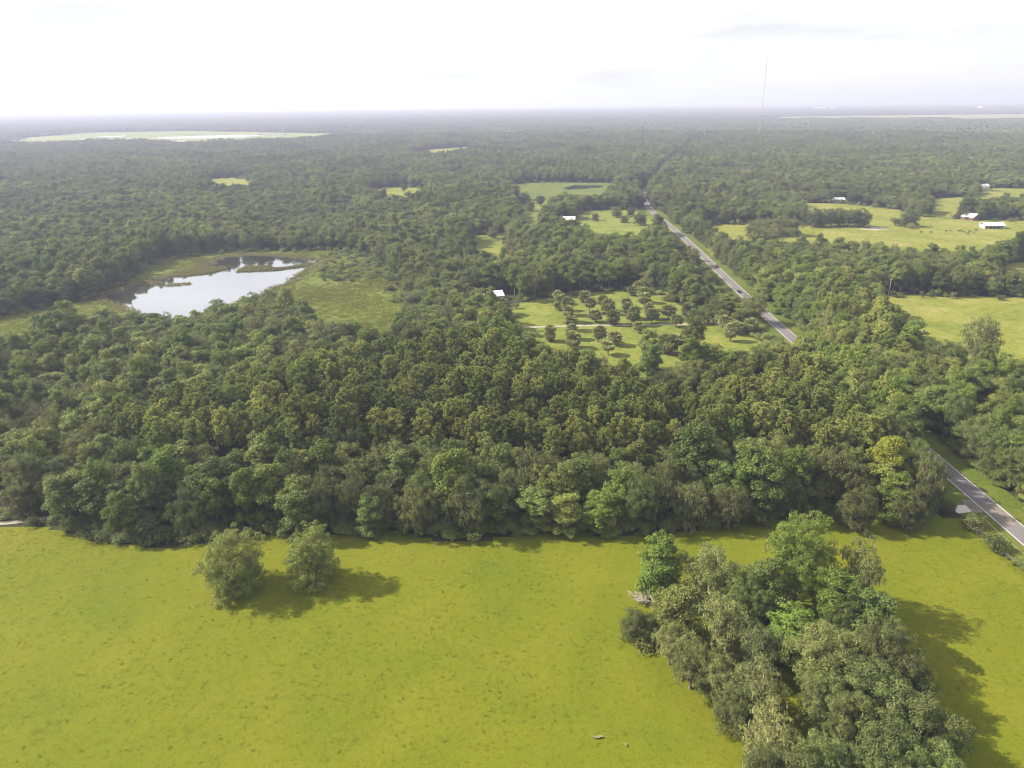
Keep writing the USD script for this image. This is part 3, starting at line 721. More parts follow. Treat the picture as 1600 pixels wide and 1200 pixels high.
front = [
    (122, 737, 17, 5.5, 'hardwood_tree', 'vine-draped dark tree at the left corner of the woods edge'),
    (185, 757, 15, 6.0, 'hardwood_tree', 'dark spreading tree right of the vine-draped corner tree'),
    (255, 702, 22, 6.0, 'bright_tree', 'tall bright green tree near the left end of the woods edge'),
    (340, 714, 21, 6.0, 'hardwood_tree', 'green tree right of the tall bright one at the woods edge'),
    (415, 730, 19, 6.0, 'bright_tree', 'bright green tree behind the left lone oak'),
    (295, 765, 15, 6.2, 'oak_tree', 'dark oak low in the woods edge left of the lone oaks'),
    (232, 806, 8, 4.6, 'oak_tree', 'small grey oak at the woods foot at the left'),
    (455, 768, 16, 6.0, 'hardwood_tree', 'dark tree behind and between the two lone trees'),
    (552, 742, 18, 5.0, 'mossy_oak', 'mossy oak right of the second lone tree at the woods edge'),
    (572, 778, 13, 4.2, 'hardwood_tree', 'slim vine-covered tree right of the second lone tree at the woods edge'),
    (590, 716, 19, 6.0, 'bare_tree', 'grey half-bare tree at the woods edge left of centre'),
    (645, 765, 15, 5.8, 'oak_tree', 'dome-shaped oak left of the big round grey oak'),
    (706, 706, 23, 7.0, 'bright_tree', 'brightest green tree behind the big round grey oak'),
    (728, 757, 17, 8.4, 'oak_tree', 'big round grey oak standing out from the woods edge'),
    (838, 765, 14, 6.0, 'hardwood_tree', 'dark tree right of the big round oak'),
    (830, 705, 20, 5.5, 'mossy_oak', 'grey half-bare tree above the woods edge near centre'),
    (884, 775, 13, 5.0, 'hardwood_tree', 'low dark tree left of the edge palm'),
    (945, 770, 14, 5.0, 'bright_tree', 'vine-hung green tree right of the edge palm'),
    (972, 735, 18, 5.0, 'bright_tree', 'slender bright tree behind the vine-hung green tree'),
    (1030, 745, 17, 5.0, 'mossy_oak', 'mossy oak left of the tall hardwood at the woods edge'),
    (1088, 668, 25, 8.0, 'hardwood_tree', 'tall massive tree above the centre right woods edge'),
    (1080, 755, 15, 6.5, 'mossy_oak', 'moss-hung oak at the foot of the tall massive tree'),
    (1182, 690, 24, 7.0, 'hardwood_tree', 'tall tree behind the grove right of the massive one'),
    (1145, 762, 14, 6.0, 'mossy_oak', 'mossy oak in shade behind the grove'),
    (1245, 702, 21, 5.5, 'bright_tree', 'bright green tree right of the tall tree behind the grove'),
    (1310, 707, 20, 7.0, 'oak_tree', 'broad oak left of the lime yellow tree'),
    (1396, 686, 22, 6.2, 'lime_tree', 'lime yellow tree near the right end of the woods edge'),
    (1408, 745, 16, 5.0, 'bright_tree', 'light green tree below the lime yellow one'),
    (1460, 716, 20, 5.6, 'mossy_oak', 'mossy oak at the right corner of the woods edge by the road'),
    (1428, 768, 13, 5.0, 'oak_tree', 'low oak left of the corner oak by the driveway'),
    (1345, 770, 13, 5.5, 'oak_tree', 'dark low oak in the woods edge left of the corner'),
]
for i, (x, y, h, r, k, lab) in enumerate(front):
    plant(k, at(x, y, h * 0.97), h, r, lab, variant=[0, 2][i % 2] if k == 'bright_tree' else [0, 2, 4, 5][i % 4] if k == 'hardwood_tree' else None)
plant('cabbage_palm', at(531, 764, 11), 11.5, 2.4, 'cabbage palm at the woods edge right of the second lone tree', variant=1)
plant('cabbage_palm', at(948, 800, 8), 8.5, 2.4, 'low cabbage palm at the woods foot below the tall edge palm', variant=0)
plant('cabbage_palm', at(910, 742, 13), 13.5, 2.6, 'tall cabbage palm poking out of the woods edge near centre', variant=2)
plant('mossy_oak', at(1540, 500, 22), 23, 9.0, 'tall lone mossy tree at the hayfield corner right', variant=2)
plant('bare_tree', at(1594, 550, 13), 14, 5.0, 'bare grey tree at the right edge by the hayfield corner')
plant('bare_tree', at(48, 620, 19), 20, 6.5, 'bare grey tree at the left edge among dark woods')
plant('bare_tree', at(190, 365, 19), 20, 8, 'pale bare tree on the woods edge left of the pond')
plant('oak_tree', at(1423, 332, 14), 15, 9.5, 'lone oak in the cattle pasture near the barns')
plant('shrub', at(1401, 341, 7), 8, 7.0, 'round dark bush in the cattle pasture left of the lone oak')
plant('shrub', at(1424, 349, 5), 6, 4.0, 'small bush in front of the lone pasture oak')
for x, h, lab in [(1556, 13, 'leftmost oak of the short row between the two right-edge fields'), (1570, 14, 'second oak of the short row between the two right-edge fields'), (1584, 15, 'third oak of the short row between the two right-edge fields'), (1597, 14, 'rightmost oak of the short row between the two right-edge fields')]:
    plant('oak_tree', at(x, 404), h, 8.0, lab)
for x, y, h, lab in [(1180, 346, 16, 'leftmost oak of the cluster splitting the pasture beside the road'), (1198, 341, 17, 'second oak of the cluster splitting the pasture'), (1220, 338, 17, 'tallest oak of the cluster splitting the pasture'), (1241, 342, 16, 'right oak of the cluster beside the oak row'), (1212, 354, 15, 'near oak of the cluster splitting the pasture'), (1188, 358, 15, 'near left oak of the cluster splitting the pasture')]:
    plant('oak_tree', at(x, y, h), h, 9.0, lab)
for k, x in enumerate((1276, 1289, 1302, 1315, 1328, 1341, 1352)):
    plant('oak_tree', at(x, 328 + abs(k - 3) * 0.6, 16), 16.5, 9.0, 'oak in the shady row standing in the cattle pasture', 'row of oaks in the pasture')
for x, y, h, r, lab in [(1086, 496, 22, 6.0, 'big dark tree rising in front of the palm lawn'), (1012, 518, 20, 5.2, 'tall tree at the near middle edge of the palm lawn'), (1024, 540, 17, 4.4, 'shorter tree beside the tall one at the near lawn edge')]:
    plant('hardwood_tree', at(x, y, h * 0.97), h, r, lab, variant=[0, 2, 5][int(x) % 3])
for x, y, h in [(1085, 474, 9), (1104, 470, 10), (1125, 476, 11), (1146, 481, 10)]:
    plant('hardwood_tree', at(x, y + 8), h, h * 0.42, 'pale green tree between the palm lawn and the road', 'trees between the palm lawn and the road')
# palms on the lawn, by the foot of each trunk in the photograph
palms_px = [(860, 530, 7), (876, 482, 8), (888, 490, 9), (887, 500, 8), (893, 513, 7), (895, 527, 7), (896, 540, 7), (914, 470, 6), (921, 486, 8), (931, 500, 6), (940, 482, 8), (951, 488, 8), (957, 504, 7), (934, 531, 7), (959, 536, 6), (978, 478, 5), (979, 495, 8), (991, 504, 9), (998, 517, 5), (1006, 482, 9), (1014, 495, 8), (1018, 502, 7), (1045, 496, 7), (1056, 508, 6), (1075, 493, 7), (1085, 503, 7), (1049, 553, 9), (1040, 549, 8), (1125, 508, 8), (1131, 514, 7), (1141, 530, 8), (1172, 518, 7), (1004, 470, 8), (996, 456, 7), (986, 459, 5), (1058, 545, 7), (950, 552, 6), (782, 488, 8), (730, 470, 10), (737, 472, 9), (1112, 498, 6), (1160, 500, 6), (873, 472, 7), (1150, 520, 6)]
for i, (x, y, h) in enumerate(palms_px):
    plant('cabbage_palm', at(x, y + 3), h * 1.15, 3.6 + 0.9 * ((i * 7) % 5) / 5, 'bushy cabbage palm standing on the mown lawn west of the road', 'palms on the lawn')
for x, y, h, lab in [(1114, 505, 14, 'dark tree among lawn palms near the road'), (1176, 505, 17, 'dark tree leaning over the road beside the lawn'), (1168, 520, 7, 'small dark tree at the lawn end by the road')]:
    plant('oak_tree', at(x, y), h, h * 0.45, lab)
for x, y, h in [(1000, 352, 13), (975, 348, 8), (963, 340, 11), (930, 345, 8), (985, 338, 9), (845, 322, 12), (828, 330, 11), (820, 318, 13), (770, 372, 9), (860, 330, 10), (600, 304, 9), (632, 300, 10)]:
    plant('oak_tree', at(x, y), h, h * 0.55, 'rounded tree scattered on the far lawns west of the road', 'trees on the far lawns')
for x, y, h in [(1517, 829, 1.3), (1510, 826, 1.0), (1524, 832, 1.2), (1548, 853, 0.9), (1556, 860, 0.9), (1566, 868, 1.0), (1574, 874, 0.9), (1586, 884, 1.1)]:
    plant('shrub', at(x, y), h, h * 0.9, 'low weedy bush along the meadow fence by the road', 'bushes on the fence line')
plant('bare_tree', at(1535, 836), 3.0, 1.3, 'pale dead bush on the fence line by the driveway')

# --- the woods: jittered grid, thinned by clearings
pine_area = shapely.union_all([poly([(80, 715), (180, 655), (330, 612), (470, 577), (620, 522), (760, 545), (850, 522), (960, 548), (1060, 550), (1190, 525), (1330, 600), (1400, 650), (1400, 690), (1300, 700), (1150, 670), (1000, 690), (880, 705), (720, 680), (560, 680), (420, 690), (250, 690), (120, 735)], T),
                               poly([(1270, 450), (1320, 440), (1400, 490), (1440, 545), (1380, 560), (1300, 520)], T)])
shapely.prepare(pine_area)
inner = clearings.buffer(1.5); shapely.prepare(inner)
solo = np.array(placed)


def noise2(x, y, s, seed):
    rng = np.random.default_rng(seed)
    out = np.zeros(len(x))
    for k in range(6):
        a, p, q = rng.uniform(0, 6.28, 3)
        w = s * rng.uniform(0.6, 1.8)
        out += np.sin((x * math.cos(a) + y * math.sin(a)) * w + p)
    return out / 6


def scatter(spacing, r0_, r1_, half, seed, keep=None):
    rng = np.random.default_rng(seed)
    xm = r1_ * math.sin(half) + 20
    gx, gy = np.meshgrid(np.arange(-xm, xm, spacing), np.arange(0, r1_ + 20, spacing))
    x = gx.ravel() + rng.uniform(-0.42, 0.42, gx.size) * spacing + (np.round(gy.ravel() / spacing) % 2) * spacing * 0.5
    y = gy.ravel() + rng.uniform(-0.42, 0.42, gx.size) * spacing
    d = np.hypot(x, y)
    m = (d > r0_) & (d <= r1_) & (np.abs(np.arctan2(x, y)) < half)
    x, y = x[m], y[m]
    m = ~shapely.contains_xy(inner, x, y)
    return x[m], y[m], rng


HALF = 0.70
trees = []          # kind, x, y, h, r
NEAR = 700.0
x, y, rng = scatter(6.8, 120, NEAR, HALF, 21)
pine_core = pine_area.difference(clearings.buffer(11)); shapely.prepare(pine_core)
inp = shapely.contains_xy(pine_core, x, y)
for a, b in zip(x[inp], y[inp]):
    if rng.random() < 0.93:
        trees.append(('pine_tree', a, b, rng.uniform(18.5, 24.5), None))
x, y, rng = scatter(7.8, 120, NEAR, HALF, 22)
out = ~shapely.contains_xy(pine_core, x, y)
x, y = x[out], y[out]
mix = noise2(x, y, 0.02, 5)
for a, b, m in zip(x, y, mix):
    u = rng.random() + 0.45 * m
    if u < 0.14: k, h, r = 'bright_tree', rng.uniform(15, 20), rng.uniform(4.2, 5.8)
    elif u < 0.55: k, h, r = 'hardwood_tree', rng.uniform(14, 21), rng.uniform(4.3, 6.2)
    elif u < 0.62: k, h, r = 'mossy_oak', rng.uniform(12, 17), rng.uniform(4.8, 6.4)
    elif u < 1.02: k, h, r = 'oak_tree', rng.uniform(11.5, 17), rng.uniform(5.2, 7.6)
    else: k, h, r = 'bare_tree', rng.uniform(13, 17), rng.uniform(4, 6)
    if k == 'bare_tree' and rng.random() < 0.75: k, h, r = 'hardwood_tree', rng.uniform(14, 19), rng.uniform(4.3, 6)
    trees.append((k, a, b, h, r))
def near_road_west(a, b):
    return b > 330 and b < 900 and 0 < road_x(b) - a < 32


road_x = lambda yy: np.interp(yy, rpts[:, 1], rpts[:, 0])
trees = [(k, a, b, min(h, 8 + 4 * ((a * 7) % 1)), 4.5) if near_road_west(a, b) else (k, a, b, h, r) for k, a, b, h, r in trees]
lawn_zone = Polygon([at(795, 505, 10), at(930, 546, 12), at(1040, 588, 12), at(1150, 538, 12), at(1225, 528, 12), at(1225, 580, 12), at(1040, 650, 12), at(795, 570, 12)]); shapely.prepare(lawn_zone)
trees = [(k, a, b, min(h, 12.5 + 3.5 * ((a * 3) % 1)), r) if shapely.contains_xy(lawn_zone, a, b) else (k, a, b, h, r) for k, a, b, h, r in trees]
low_zone = Polygon([at(120, 478, 5), at(300, 470, 5), at(440, 448, 5), at(440, 520, 5), at(280, 560, 5), at(120, 540, 5)]); shapely.prepare(low_zone)
trees = [(k, a, b, min(h, 11 + 3 * ((a * 3) % 1)), r) if shapely.contains_xy(low_zone, a, b) else (k, a, b, h, r) for k, a, b, h, r in trees]
# not where a tree already stands
trees = [t for t in trees if np.min(np.hypot(solo[:, 0] - t[1], solo[:, 1] - t[2]) - 0.55 * solo[:, 2]) > 1.5]
for u in np.arange(s_near + 20, s_near + 112, 4.6):
    p = np.array(road_line.interpolate(u).coords[0])
    trees.append((['pine_tree', 'hardwood_tree', 'bright_tree'][int(u) % 3], p[0] - rng.uniform(8.5, 11.5), p[1] + rng.uniform(-1.5, 1.5), rng.uniform(20, 25), rng.uniform(4.2, 5.2)))
for u in np.arange(s_near - 60, s_near + 620, 6.0):
    p = np.array(road_line.interpolate(u).coords[0])
    trees.append((['hardwood_tree', 'oak_tree', 'bright_tree', 'hardwood_tree'][int(u) % 4], p[0] + rng.uniform(14, 17), p[1] + rng.uniform(-1.5, 1.5), rng.uniform(12, 18), rng.uniform(4.8, 6.0)))
trees = [t for t in trees if not (t[0] == 'oak_tree' and t[4] is None)]
# understorey along the woods edge and the marsh rim
edge_line = LineString(edge)
for s in np.arange(0, edge_line.length, 2.6):
    p = np.array(edge_line.interpolate(s).coords[0])
    for _ in range(2):
        trees.append(('shrub', p[0] + rng.normal(0, 1.2), p[1] + rng.uniform(1.0, 7.5), rng.uniform(2.0, 5.0), rng.uniform(1.8, 3.2)))
for g, n, lo, hi in ((marsh.exterior, 420, 1.5, 4.5), (lawn.exterior, 120, 2, 4), (field1.exterior, 130, 2, 5), (field3.exterior, 240, 2, 6), (field6.exterior, 60, 2, 6), (field8.exterior, 60, 2, 6), (lawn3.exterior, 60, 2, 5), (lawn2.exterior, 50, 2, 5), (field9.exterior, 90, 2, 6)):
    for s in rng.uniform(0, 1, n):
        p = np.array(g.interpolate(s, normalized=True).coords[0]) + rng.normal(0, 5, 2)
        trees.append(('shrub', p[0], p[1], rng.uniform(lo, hi), rng.uniform(1.5, 3.5)))
for _ in range(260):   # bushes on the marsh's right side
    p = at(rng.uniform(500, 640), rng.uniform(395, 440))
    trees.append(('shrub', p[0], p[1], rng.uniform(1.0, 3.0), rng.uniform(1.2, 2.8)))
for s in (-1, 1):
    for u in np.arange(s_near - 80, 900, 2.2):
        if rng.random() < 0.8:
            p = np.array(road_line.interpolate(u).coords[0]); trees.append(('shrub', p[0] + s * (11 + 11 * rng.random() ** 1.5), p[1] + rng.uniform(-2, 2), rng.uniform(1.8, 5.5), rng.uniform(1.8, 3.4)))
trees = [t for t in trees if t[0] != 'shrub' or not (shapely.contains_xy(meadow.buffer(-1.0), t[1], t[2]) or shapely.contains_xy(pond, t[1], t[2]) or shapely.contains_xy(road_near.buffer(10), t[1], t[2]) or shapely.contains_xy(woodtrack.buffer(1.5), t[1], t[2]) or shapely.contains_xy(drive_gap, t[1], t[2]))]


def in_view(x, y, r=6):
    d = np.array([x, y, 8 - CAM_H]); w = d @ fw
    px, py = 800 + FPX * (d @ right) / w, 600 - FPX * (d @ up) / w
    mrg = FPX * r / w + 25
    return w > 1 and -mrg < px < 1600 + mrg and py < 1200 + mrg


road_x = lambda yy: np.interp(yy, rpts[:, 1], rpts[:, 0])
pine_west = pine_area


def wood_label(k, x, y):
    """what the photograph lets one say of a tree of the woods, and its group"""
    look = {'pine_tree': 'slender tufted pine', 'hardwood_tree': 'dark green broadleaf tree', 'bright_tree': 'bright green broadleaf tree', 'oak_tree': 'rounded grey-green oak', 'mossy_oak': 'pale moss-hung oak', 'bare_tree': 'grey half-bare tree', 'shrub': 'leafy bush'}[k]
    if x > road_x(y):
        where = 'in the woods east of the road'
    elif k == 'pine_tree':
        where = 'in the dense stand behind the meadow'
    elif shapely.contains_xy(marsh.buffer(25), x, y):
        where = 'at the rim of the marsh around the pond'
    elif y < 260:
        where = 'close behind the meadow edge'
    elif x < at(450, 520)[0] * y / 480:
        where = 'in the woods left of the pines'
    else:
        where = 'in the woods around the palm lawn'
    return f'{look} {where}', (look + ('es' if look.endswith('sh') else 's') + ' ' + where)


trees.sort(key=lambda t: t[1] ** 2 + t[2] ** 2)
count = {}
rest = {}
# top-level names count per kind as built so far
for k, a, b, h, r in trees:
    nm = NAMES.get(k, k)
    if in_view(a, b) and count.get(nm, names.get(nm, 0)) < 298:
        lab, grp = wood_label(k, a, b)
        plant(k, (a, b), h, r, lab, grp)
        count[nm] = names[nm]
    else:
        rest.setdefault(k, []).append((a, b, h, r))


# --- the rest of the woods as point instancers
def instancer(name, protos, pos, idx, rz, scale, label, cat, kind='stuff'):
    """protos: class paths or [(mesh, material)]"""
    path = '/World/' + numbered(name)
    pi = UsdGeom.PointInstancer.Define(stage, path)
    targets = []
    for i, pr in enumerate(protos):
        q = f'{path}/kinds/kind_{i}'
        if isinstance(pr, str):
            x = UsdGeom.Xform.Define(stage, q); x.GetPrim().GetReferences().AddInternalReference(pr)
        else:
            usdkit.mesh(stage, q, pr[0], '/World/Looks/' + pr[1], smooth=pr[2] if len(pr) > 2 else False)
        targets.append(q)
    pi.CreatePrototypesRel().SetTargets(targets)
    pi.CreatePositionsAttr(Vt.Vec3fArray.FromNumpy(np.asarray(pos, np.float32)))
    pi.CreateProtoIndicesAttr(Vt.IntArray.FromNumpy(np.asarray(idx, np.int32)))
    pi.CreateScalesAttr(Vt.Vec3fArray.FromNumpy(np.asarray(scale, np.float32)))
    h = np.asarray(rz) / 2
    pi.CreateOrientationsAttr(Vt.QuathArray([Gf.Quath(float(math.cos(t)), 0.0, 0.0, float(math.sin(t))) for t in h]))
    return tag(pi.GetPrim(), label, cat, kind=kind)


def fill(name, rows, kind, rng, label, cat):
    vs = KINDS[kind]
    n = len(rows)
    idx = rng.integers(0, len(vs), n)
    sc = np.array([[(h / vs[i][1] if r is None else r / vs[i][2])] * 2 + [h / vs[i][1]] for (a, b, h, r), i in zip(rows, idx)])
    e = rng.uniform(0.86, 1.16, n); sc[:, 0] *= e; sc[:, 1] /= e
    instancer(name, [v[0] for v in vs], [[a, b, 0] for a, b, h, r in rows], idx, rng.uniform(0, 6.28, n), sc, label, cat)


# --- woods from 700 m to 3 km
x, y, rng = scatter(8.6, NEAR, 3000, HALF - 0.03, 31)
mix = noise2(x, y, 0.012, 6); mix2 = noise2(x, y, 0.004, 7)
u = rng.random(len(x)) + 0.5 * mix + 0.25 * mix2
for a, b, q in zip(x, y, u):
    if q < 0.12: rest.setdefault('bright_tree', []).append((a, b, rng.uniform(12, 19), rng.uniform(4.4, 6.0)))
    elif q < 0.55: rest.setdefault('hardwood_tree', []).append((a, b, rng.uniform(13, 20), rng.uniform(4.6, 6.6)))
    else: rest.setdefault('oak_tree', []).append((a, b, rng.uniform(10, 16), rng.uniform(5.4, 8.0)))
for k in rest:
    if k != 'shrub':
        rr = np.array([[a, b] for a, b, h, r in rest[k]]); g = 1 + 0.34 * noise2(rr[:, 0], rr[:, 1], 0.018, 15) + 0.25 * noise2(rr[:, 0], rr[:, 1], 0.05, 16)
        g = np.where(shapely.contains_xy(low_zone, rr[:, 0], rr[:, 1]), np.minimum(g, 1.0), g)
        rest[k] = [(a, b, h * q, r and r * (0.75 + 0.25 * q)) for (a, b, h, r), q in zip(rest[k], g)]
WOODS = {'pine_tree': 'farther pines merging into one stand', 'hardwood_tree': 'far dark broadleaf woods', 'bright_tree': 'far brighter broadleaf trees in the woods', 'mossy_oak': 'far pale moss-hung oaks in the woods', 'oak_tree': 'far grey-green oak woods', 'bare_tree': 'far bare grey trees in the woods', 'shrub': 'far undergrowth at woods and marsh edges'}
for k, rows in rest.items():
    fill({'shrub': 'undergrowth'}.get(k, 'woods'), rows, k, np.random.default_rng(41), WOODS[k] + ' receding to the horizon', 'undergrowth' if k == 'shrub' else 'woods')


# --- woods beyond 3 km as pieces of canopy, each 120 m wide, with a dome for every crown
def canopy_piece(seed, size=120.0, step=3.0):
    rng = np.random.default_rng(seed)
    n = int(size / step)
    gx, gy = np.meshgrid(np.linspace(-size / 2, size / 2, n + 1), np.linspace(-size / 2, size / 2, n + 1), indexing='ij')
    m = int((size / 10.5) ** 2)
    sx, sy = rng.uniform(-size / 2, size / 2, (2, m)); sh = rng.uniform(8, 18, m); srr = rng.uniform(5, 9, m)
    d2 = ((gx[..., None] - sx) ** 2 + (gy[..., None] - sy) ** 2) / srr ** 2
    z = np.max(sh * np.sqrt(np.maximum(0, 1 - d2 * 0.85)), -1)
    z = np.maximum(z, 3) + rng.normal(0, 0.7, z.shape)
    gx = gx + rng.normal(0, 0.5, gx.shape); gy = gy + rng.normal(0, 0.5, gy.shape)
    idx = np.arange(gx.size).reshape(gx.shape)
    q = np.stack([idx[:-1, :-1], idx[1:, :-1], idx[1:, 1:], idx[:-1, 1:]], -1).reshape(-1, 4)
    return np.column_stack([gx.ravel(), gy.ravel(), z.ravel()]), q


S = 112.0
gx, gy = np.meshgrid(np.arange(-11000, 11001, S), np.arange(0, 15001, S))
x, y = gx.ravel(), gy.ravel()
d = np.hypot(x, y)
m = (d > 3000 - 20) & (d < 15000) & (np.abs(np.arctan2(x, y)) < HALF - 0.03) & ~shapely.contains_xy(shapely.union_all([far_marsh, prairie]).buffer(55), x, y)
m &= (d > 3040) | ~shapely.contains_xy(inner, x, y)
x, y = x[m], y[m]
rng = np.random.default_rng(51)
instancer('distant_woods', [(canopy_piece(700 + i), 'canopy', False) for i in range(8)], np.column_stack([x, y, 0 * x]), rng.integers(0, 8, len(x)), rng.integers(0, 4, len(x)) * np.pi / 2, np.column_stack([np.ones(len(x)), np.ones(len(x)), rng.uniform(0.75, 1.25, len(x))]), 'far-off unbroken woods fading into haze towards the horizon', 'woods')


# ------------------------------------------------------------------ grass and reeds
def tuft(seed, n=16, h=0.35, w=0.07, spread=0.35):
    rng = np.random.default_rng(seed)
    p = np.column_stack([rng.normal(0, spread, (n, 2)), np.zeros(n)])
    a = rng.uniform(0, 6.28, n); e = np.stack([np.cos(a), np.sin(a), 0 * a], 1) * w
    tip = p + np.column_stack([rng.normal(0, 0.4 * h, (n, 2)), h * rng.uniform(0.6, 1.2, n)])
    v = np.stack([p - e, p + e, tip], 1).reshape(-1, 3)
    return v, np.arange(3 * n).reshape(-1, 3)


rng = np.random.default_rng(61)
N = 100000
bx, by = rng.uniform(-190, 175, N), rng.uniform(70, 225, N)
patch = noise2(bx, by, 0.06, 8)
m = shapely.contains_xy(meadow.buffer(-0.5), bx, by) & (rng.random(N) < np.clip(0.45 + 0.5 * patch, 0.1, 1))
bx, by = bx[m], by[m]; n = len(bx)
instancer('meadow_grass', [(tuft(800 + i), 'grass_blades') for i in range(4)], np.column_stack([bx, by, meadow_height(bx, by) - 0.03]), rng.integers(0, 4, n), rng.uniform(0, 6.28, n), rng.uniform(0.4, 0.9, n)[:, None] * [1, 1, 0.5], 'tufts of yellow-green grass all over the meadow', 'grass')
N = 5500
bx, by = rng.uniform(-190, 175, N), rng.uniform(70, 225, N)
patch = noise2(bx, by, 0.05, 18)
m = shapely.contains_xy(meadow.buffer(-0.5), bx, by) & (rng.random(N) < np.clip(0.4 + 0.9 * patch, 0.05, 1))
bx, by = bx[m], by[m]; n = len(bx)
instancer('meadow_tussocks', [(tuft(810 + i, 18, 0.26, 0.05, 0.20), 'tussock_blades') for i in range(3)], np.column_stack([bx, by, meadow_height(bx, by) - 0.03]), rng.integers(0, 3, n), rng.uniform(0, 6.28, n), rng.uniform(0.6, 1.3, n)[:, None] * [1.2, 1, 0.9], 'darker green tussocks sprinkled over the meadow', 'grass tussocks')
# reeds in and around the pond
rx, ry = [], []
band = LineString([at(285, 428), at(330, 424), at(380, 421), at(430, 419), at(470, 414)]).buffer(9)
isle = LineString([at(310, 405), at(330, 416), at(350, 420)]).buffer(7)
low = LineString([at(225, 440), at(265, 446), at(290, 444)]).buffer(3)
rimp = pond.exterior
for g, n_ in ((band, 4200), (isle, 500), (low, 200)):
    x0, y0, x1, y1 = g.bounds
    qx, qy = rng.uniform(x0, x1, n_ * 3), rng.uniform(y0, y1, n_ * 3)
    mm = shapely.contains_xy(g, qx, qy) & (noise2(qx, qy, 0.15, 13) > -0.12)
    rx += list(qx[mm][:n_]); ry += list(qy[mm][:n_])
for s in rng.uniform(0, 1, 1800):
    p = np.array(rimp.interpolate(s, normalized=True).coords[0]) + rng.normal(0, 2.5, 2); rx.append(p[0]); ry.append(p[1])
n = len(rx)
instancer('reeds', [(tuft(820 + i, 18, 1.3, 0.10, 0.6), 'reed_leaves') for i in range(3)], np.column_stack([rx, ry, np.full(n, 0.02)]), rng.integers(0, 3, n), rng.uniform(0, 6.28, n), rng.uniform(0.6, 1.3, n)[:, None] * [1, 1, 1], 'pale reeds growing in and around the pond', 'reeds')
qx, qy = rng.uniform(marsh.bounds[0], marsh.bounds[2], 60000), rng.uniform(marsh.bounds[1], marsh.bounds[3], 60000)
mm = shapely.contains_xy(marsh, qx, qy) & ~shapely.contains_xy(pond, qx, qy) & (np.random.default_rng(15).random(60000) < 0.35 + 0.5 * noise2(qx, qy, 0.08, 14))
qx, qy = qx[mm], qy[mm]; n = len(qx)
instancer('marsh_plants', [(tuft(830 + i, 22, 0.8, 0.12, 0.9), 'marsh_blades') for i in range(3)], np.column_stack([qx, qy, np.full(n, 0.03)]), rng.integers(0, 3, n), rng.uniform(0, 6.28, n), rng.uniform(0.6, 1.5, n)[:, None] * [1, 1, 1], 'tall grass tussocks of the marsh', 'marsh plants')


# ------------------------------------------------------------------ built things
def gable_house(name, xy, rz, L, W, wall_h, roof_h, wall_m, roof_m, label, cat, eave=0.5, doors=(), windows=(), open_front=False):
    _, p = thing(name, (xy[0], xy[1], 0), rz, 1.0, label, cat)
    hl, hw = L / 2, W / 2
    if open_front:
        obj('wall', box(-hl, hl, hw - 0.2, hw, 0, wall_h), wall_m, p)
        for sx in (-hl, hl - 0.2):
            obj('wall', box(sx, sx + 0.2, -hw, hw - 0.2, 0, wall_h), wall_m, p)
        for k in range(6):
            cx = -hl + 0.3 + (L - 0.6) * k / 5
            obj('post', tube([[cx, -hw + 0.15, 0], [cx, -hw + 0.15, wall_h]], [0.12, 0.12], 6), wall_m, p)
    else:
        v = np.array([[-hl, -hw, 0], [hl, -hw, 0], [hl, hw, 0], [-hl, hw, 0], [-hl, -hw, wall_h], [hl, -hw, wall_h], [hl, hw, wall_h], [-hl, hw, wall_h], [-hl, 0, wall_h + roof_h], [hl, 0, wall_h + roof_h]])
        f = [[0, 1, 5], [0, 5, 4], [2, 3, 7], [2, 7, 6], [1, 2, 6], [1, 6, 5], [5, 6, 9], [3, 0, 4], [3, 4, 7], [7, 4, 8]]
        obj('wall', (v, np.array(f)), wall_m, p)
    k = roof_h / hw
    for s in (-1, 1):
        y0, z0 = s * (hw + eave), wall_h - eave * k + 0.05
        zt = wall_h + roof_h + 0.05
        a = np.array([[-hl - eave, y0, z0], [hl + eave, y0, z0], [hl + eave, 0, zt], [-hl - eave, 0, zt]])
        v = np.vstack([a, a + [0, 0, 0.15]])
        f = np.array([[0, 1, 2, 3], [4, 7, 6, 5], [0, 4, 5, 1], [1, 5, 6, 2], [2, 6, 7, 3], [3, 7, 4, 0]])
        obj('roof', (v, f if s > 0 else f[:, ::-1]), roof_m, p)
    for x0, w, h in doors:
        obj('door', box(x0 - w / 2, x0 + w / 2, -hw - 0.06, -hw - 0.01, 0.05, h), 'dark_opening', p)
    for x0, w, z0, h in windows:
        obj('window', box(x0 - w / 2, x0 + w / 2, -hw - 0.05, -hw - 0.01, z0, z0 + h), 'window_glass', p)
    return p


gable_house('house', at(767, 468), 20, 15, 9, 3.2, 2.4, 'tan_siding', 'white_metal_roof', 'house with bright white roof among trees left of the palm lawn', 'house', doors=[(0, 1.1, 2.1)], windows=[(-4, 1.4, 1, 1.3), (4, 1.4, 1, 1.3)])
gable_house('house', at(737, 477), 75, 12, 8, 3.0, 2.2, 'tan_siding', 'gray_metal_roof', 'grey-roofed house half hidden left of the white-roofed house', 'house', doors=[(0, 1.1, 2.1)], windows=[(-3, 1.4, 1, 1.3), (3, 1.4, 1, 1.3)])
gable_house('house', at(888, 348), -12, 14, 10, 3.8, 3.0, 'white_paint', 'white_metal_roof', 'white house on the lawn left of the road, far off', 'house', doors=[(0, 1.3, 2.2)], windows=[(-5, 1.6, 1, 1.5), (-2.5, 1.6, 1, 1.5), (4, 1.6, 1, 1.5)])
gable_house('house', at(1331, 409), -25, 12, 8, 3.5, 3.2, 'orange_siding', 'gray_metal_roof', 'orange-sided house with blue-grey roof in the woods east of the road', 'house', doors=[(2, 1.2, 2.1)], windows=[(-3, 1.5, 1, 1.3)])
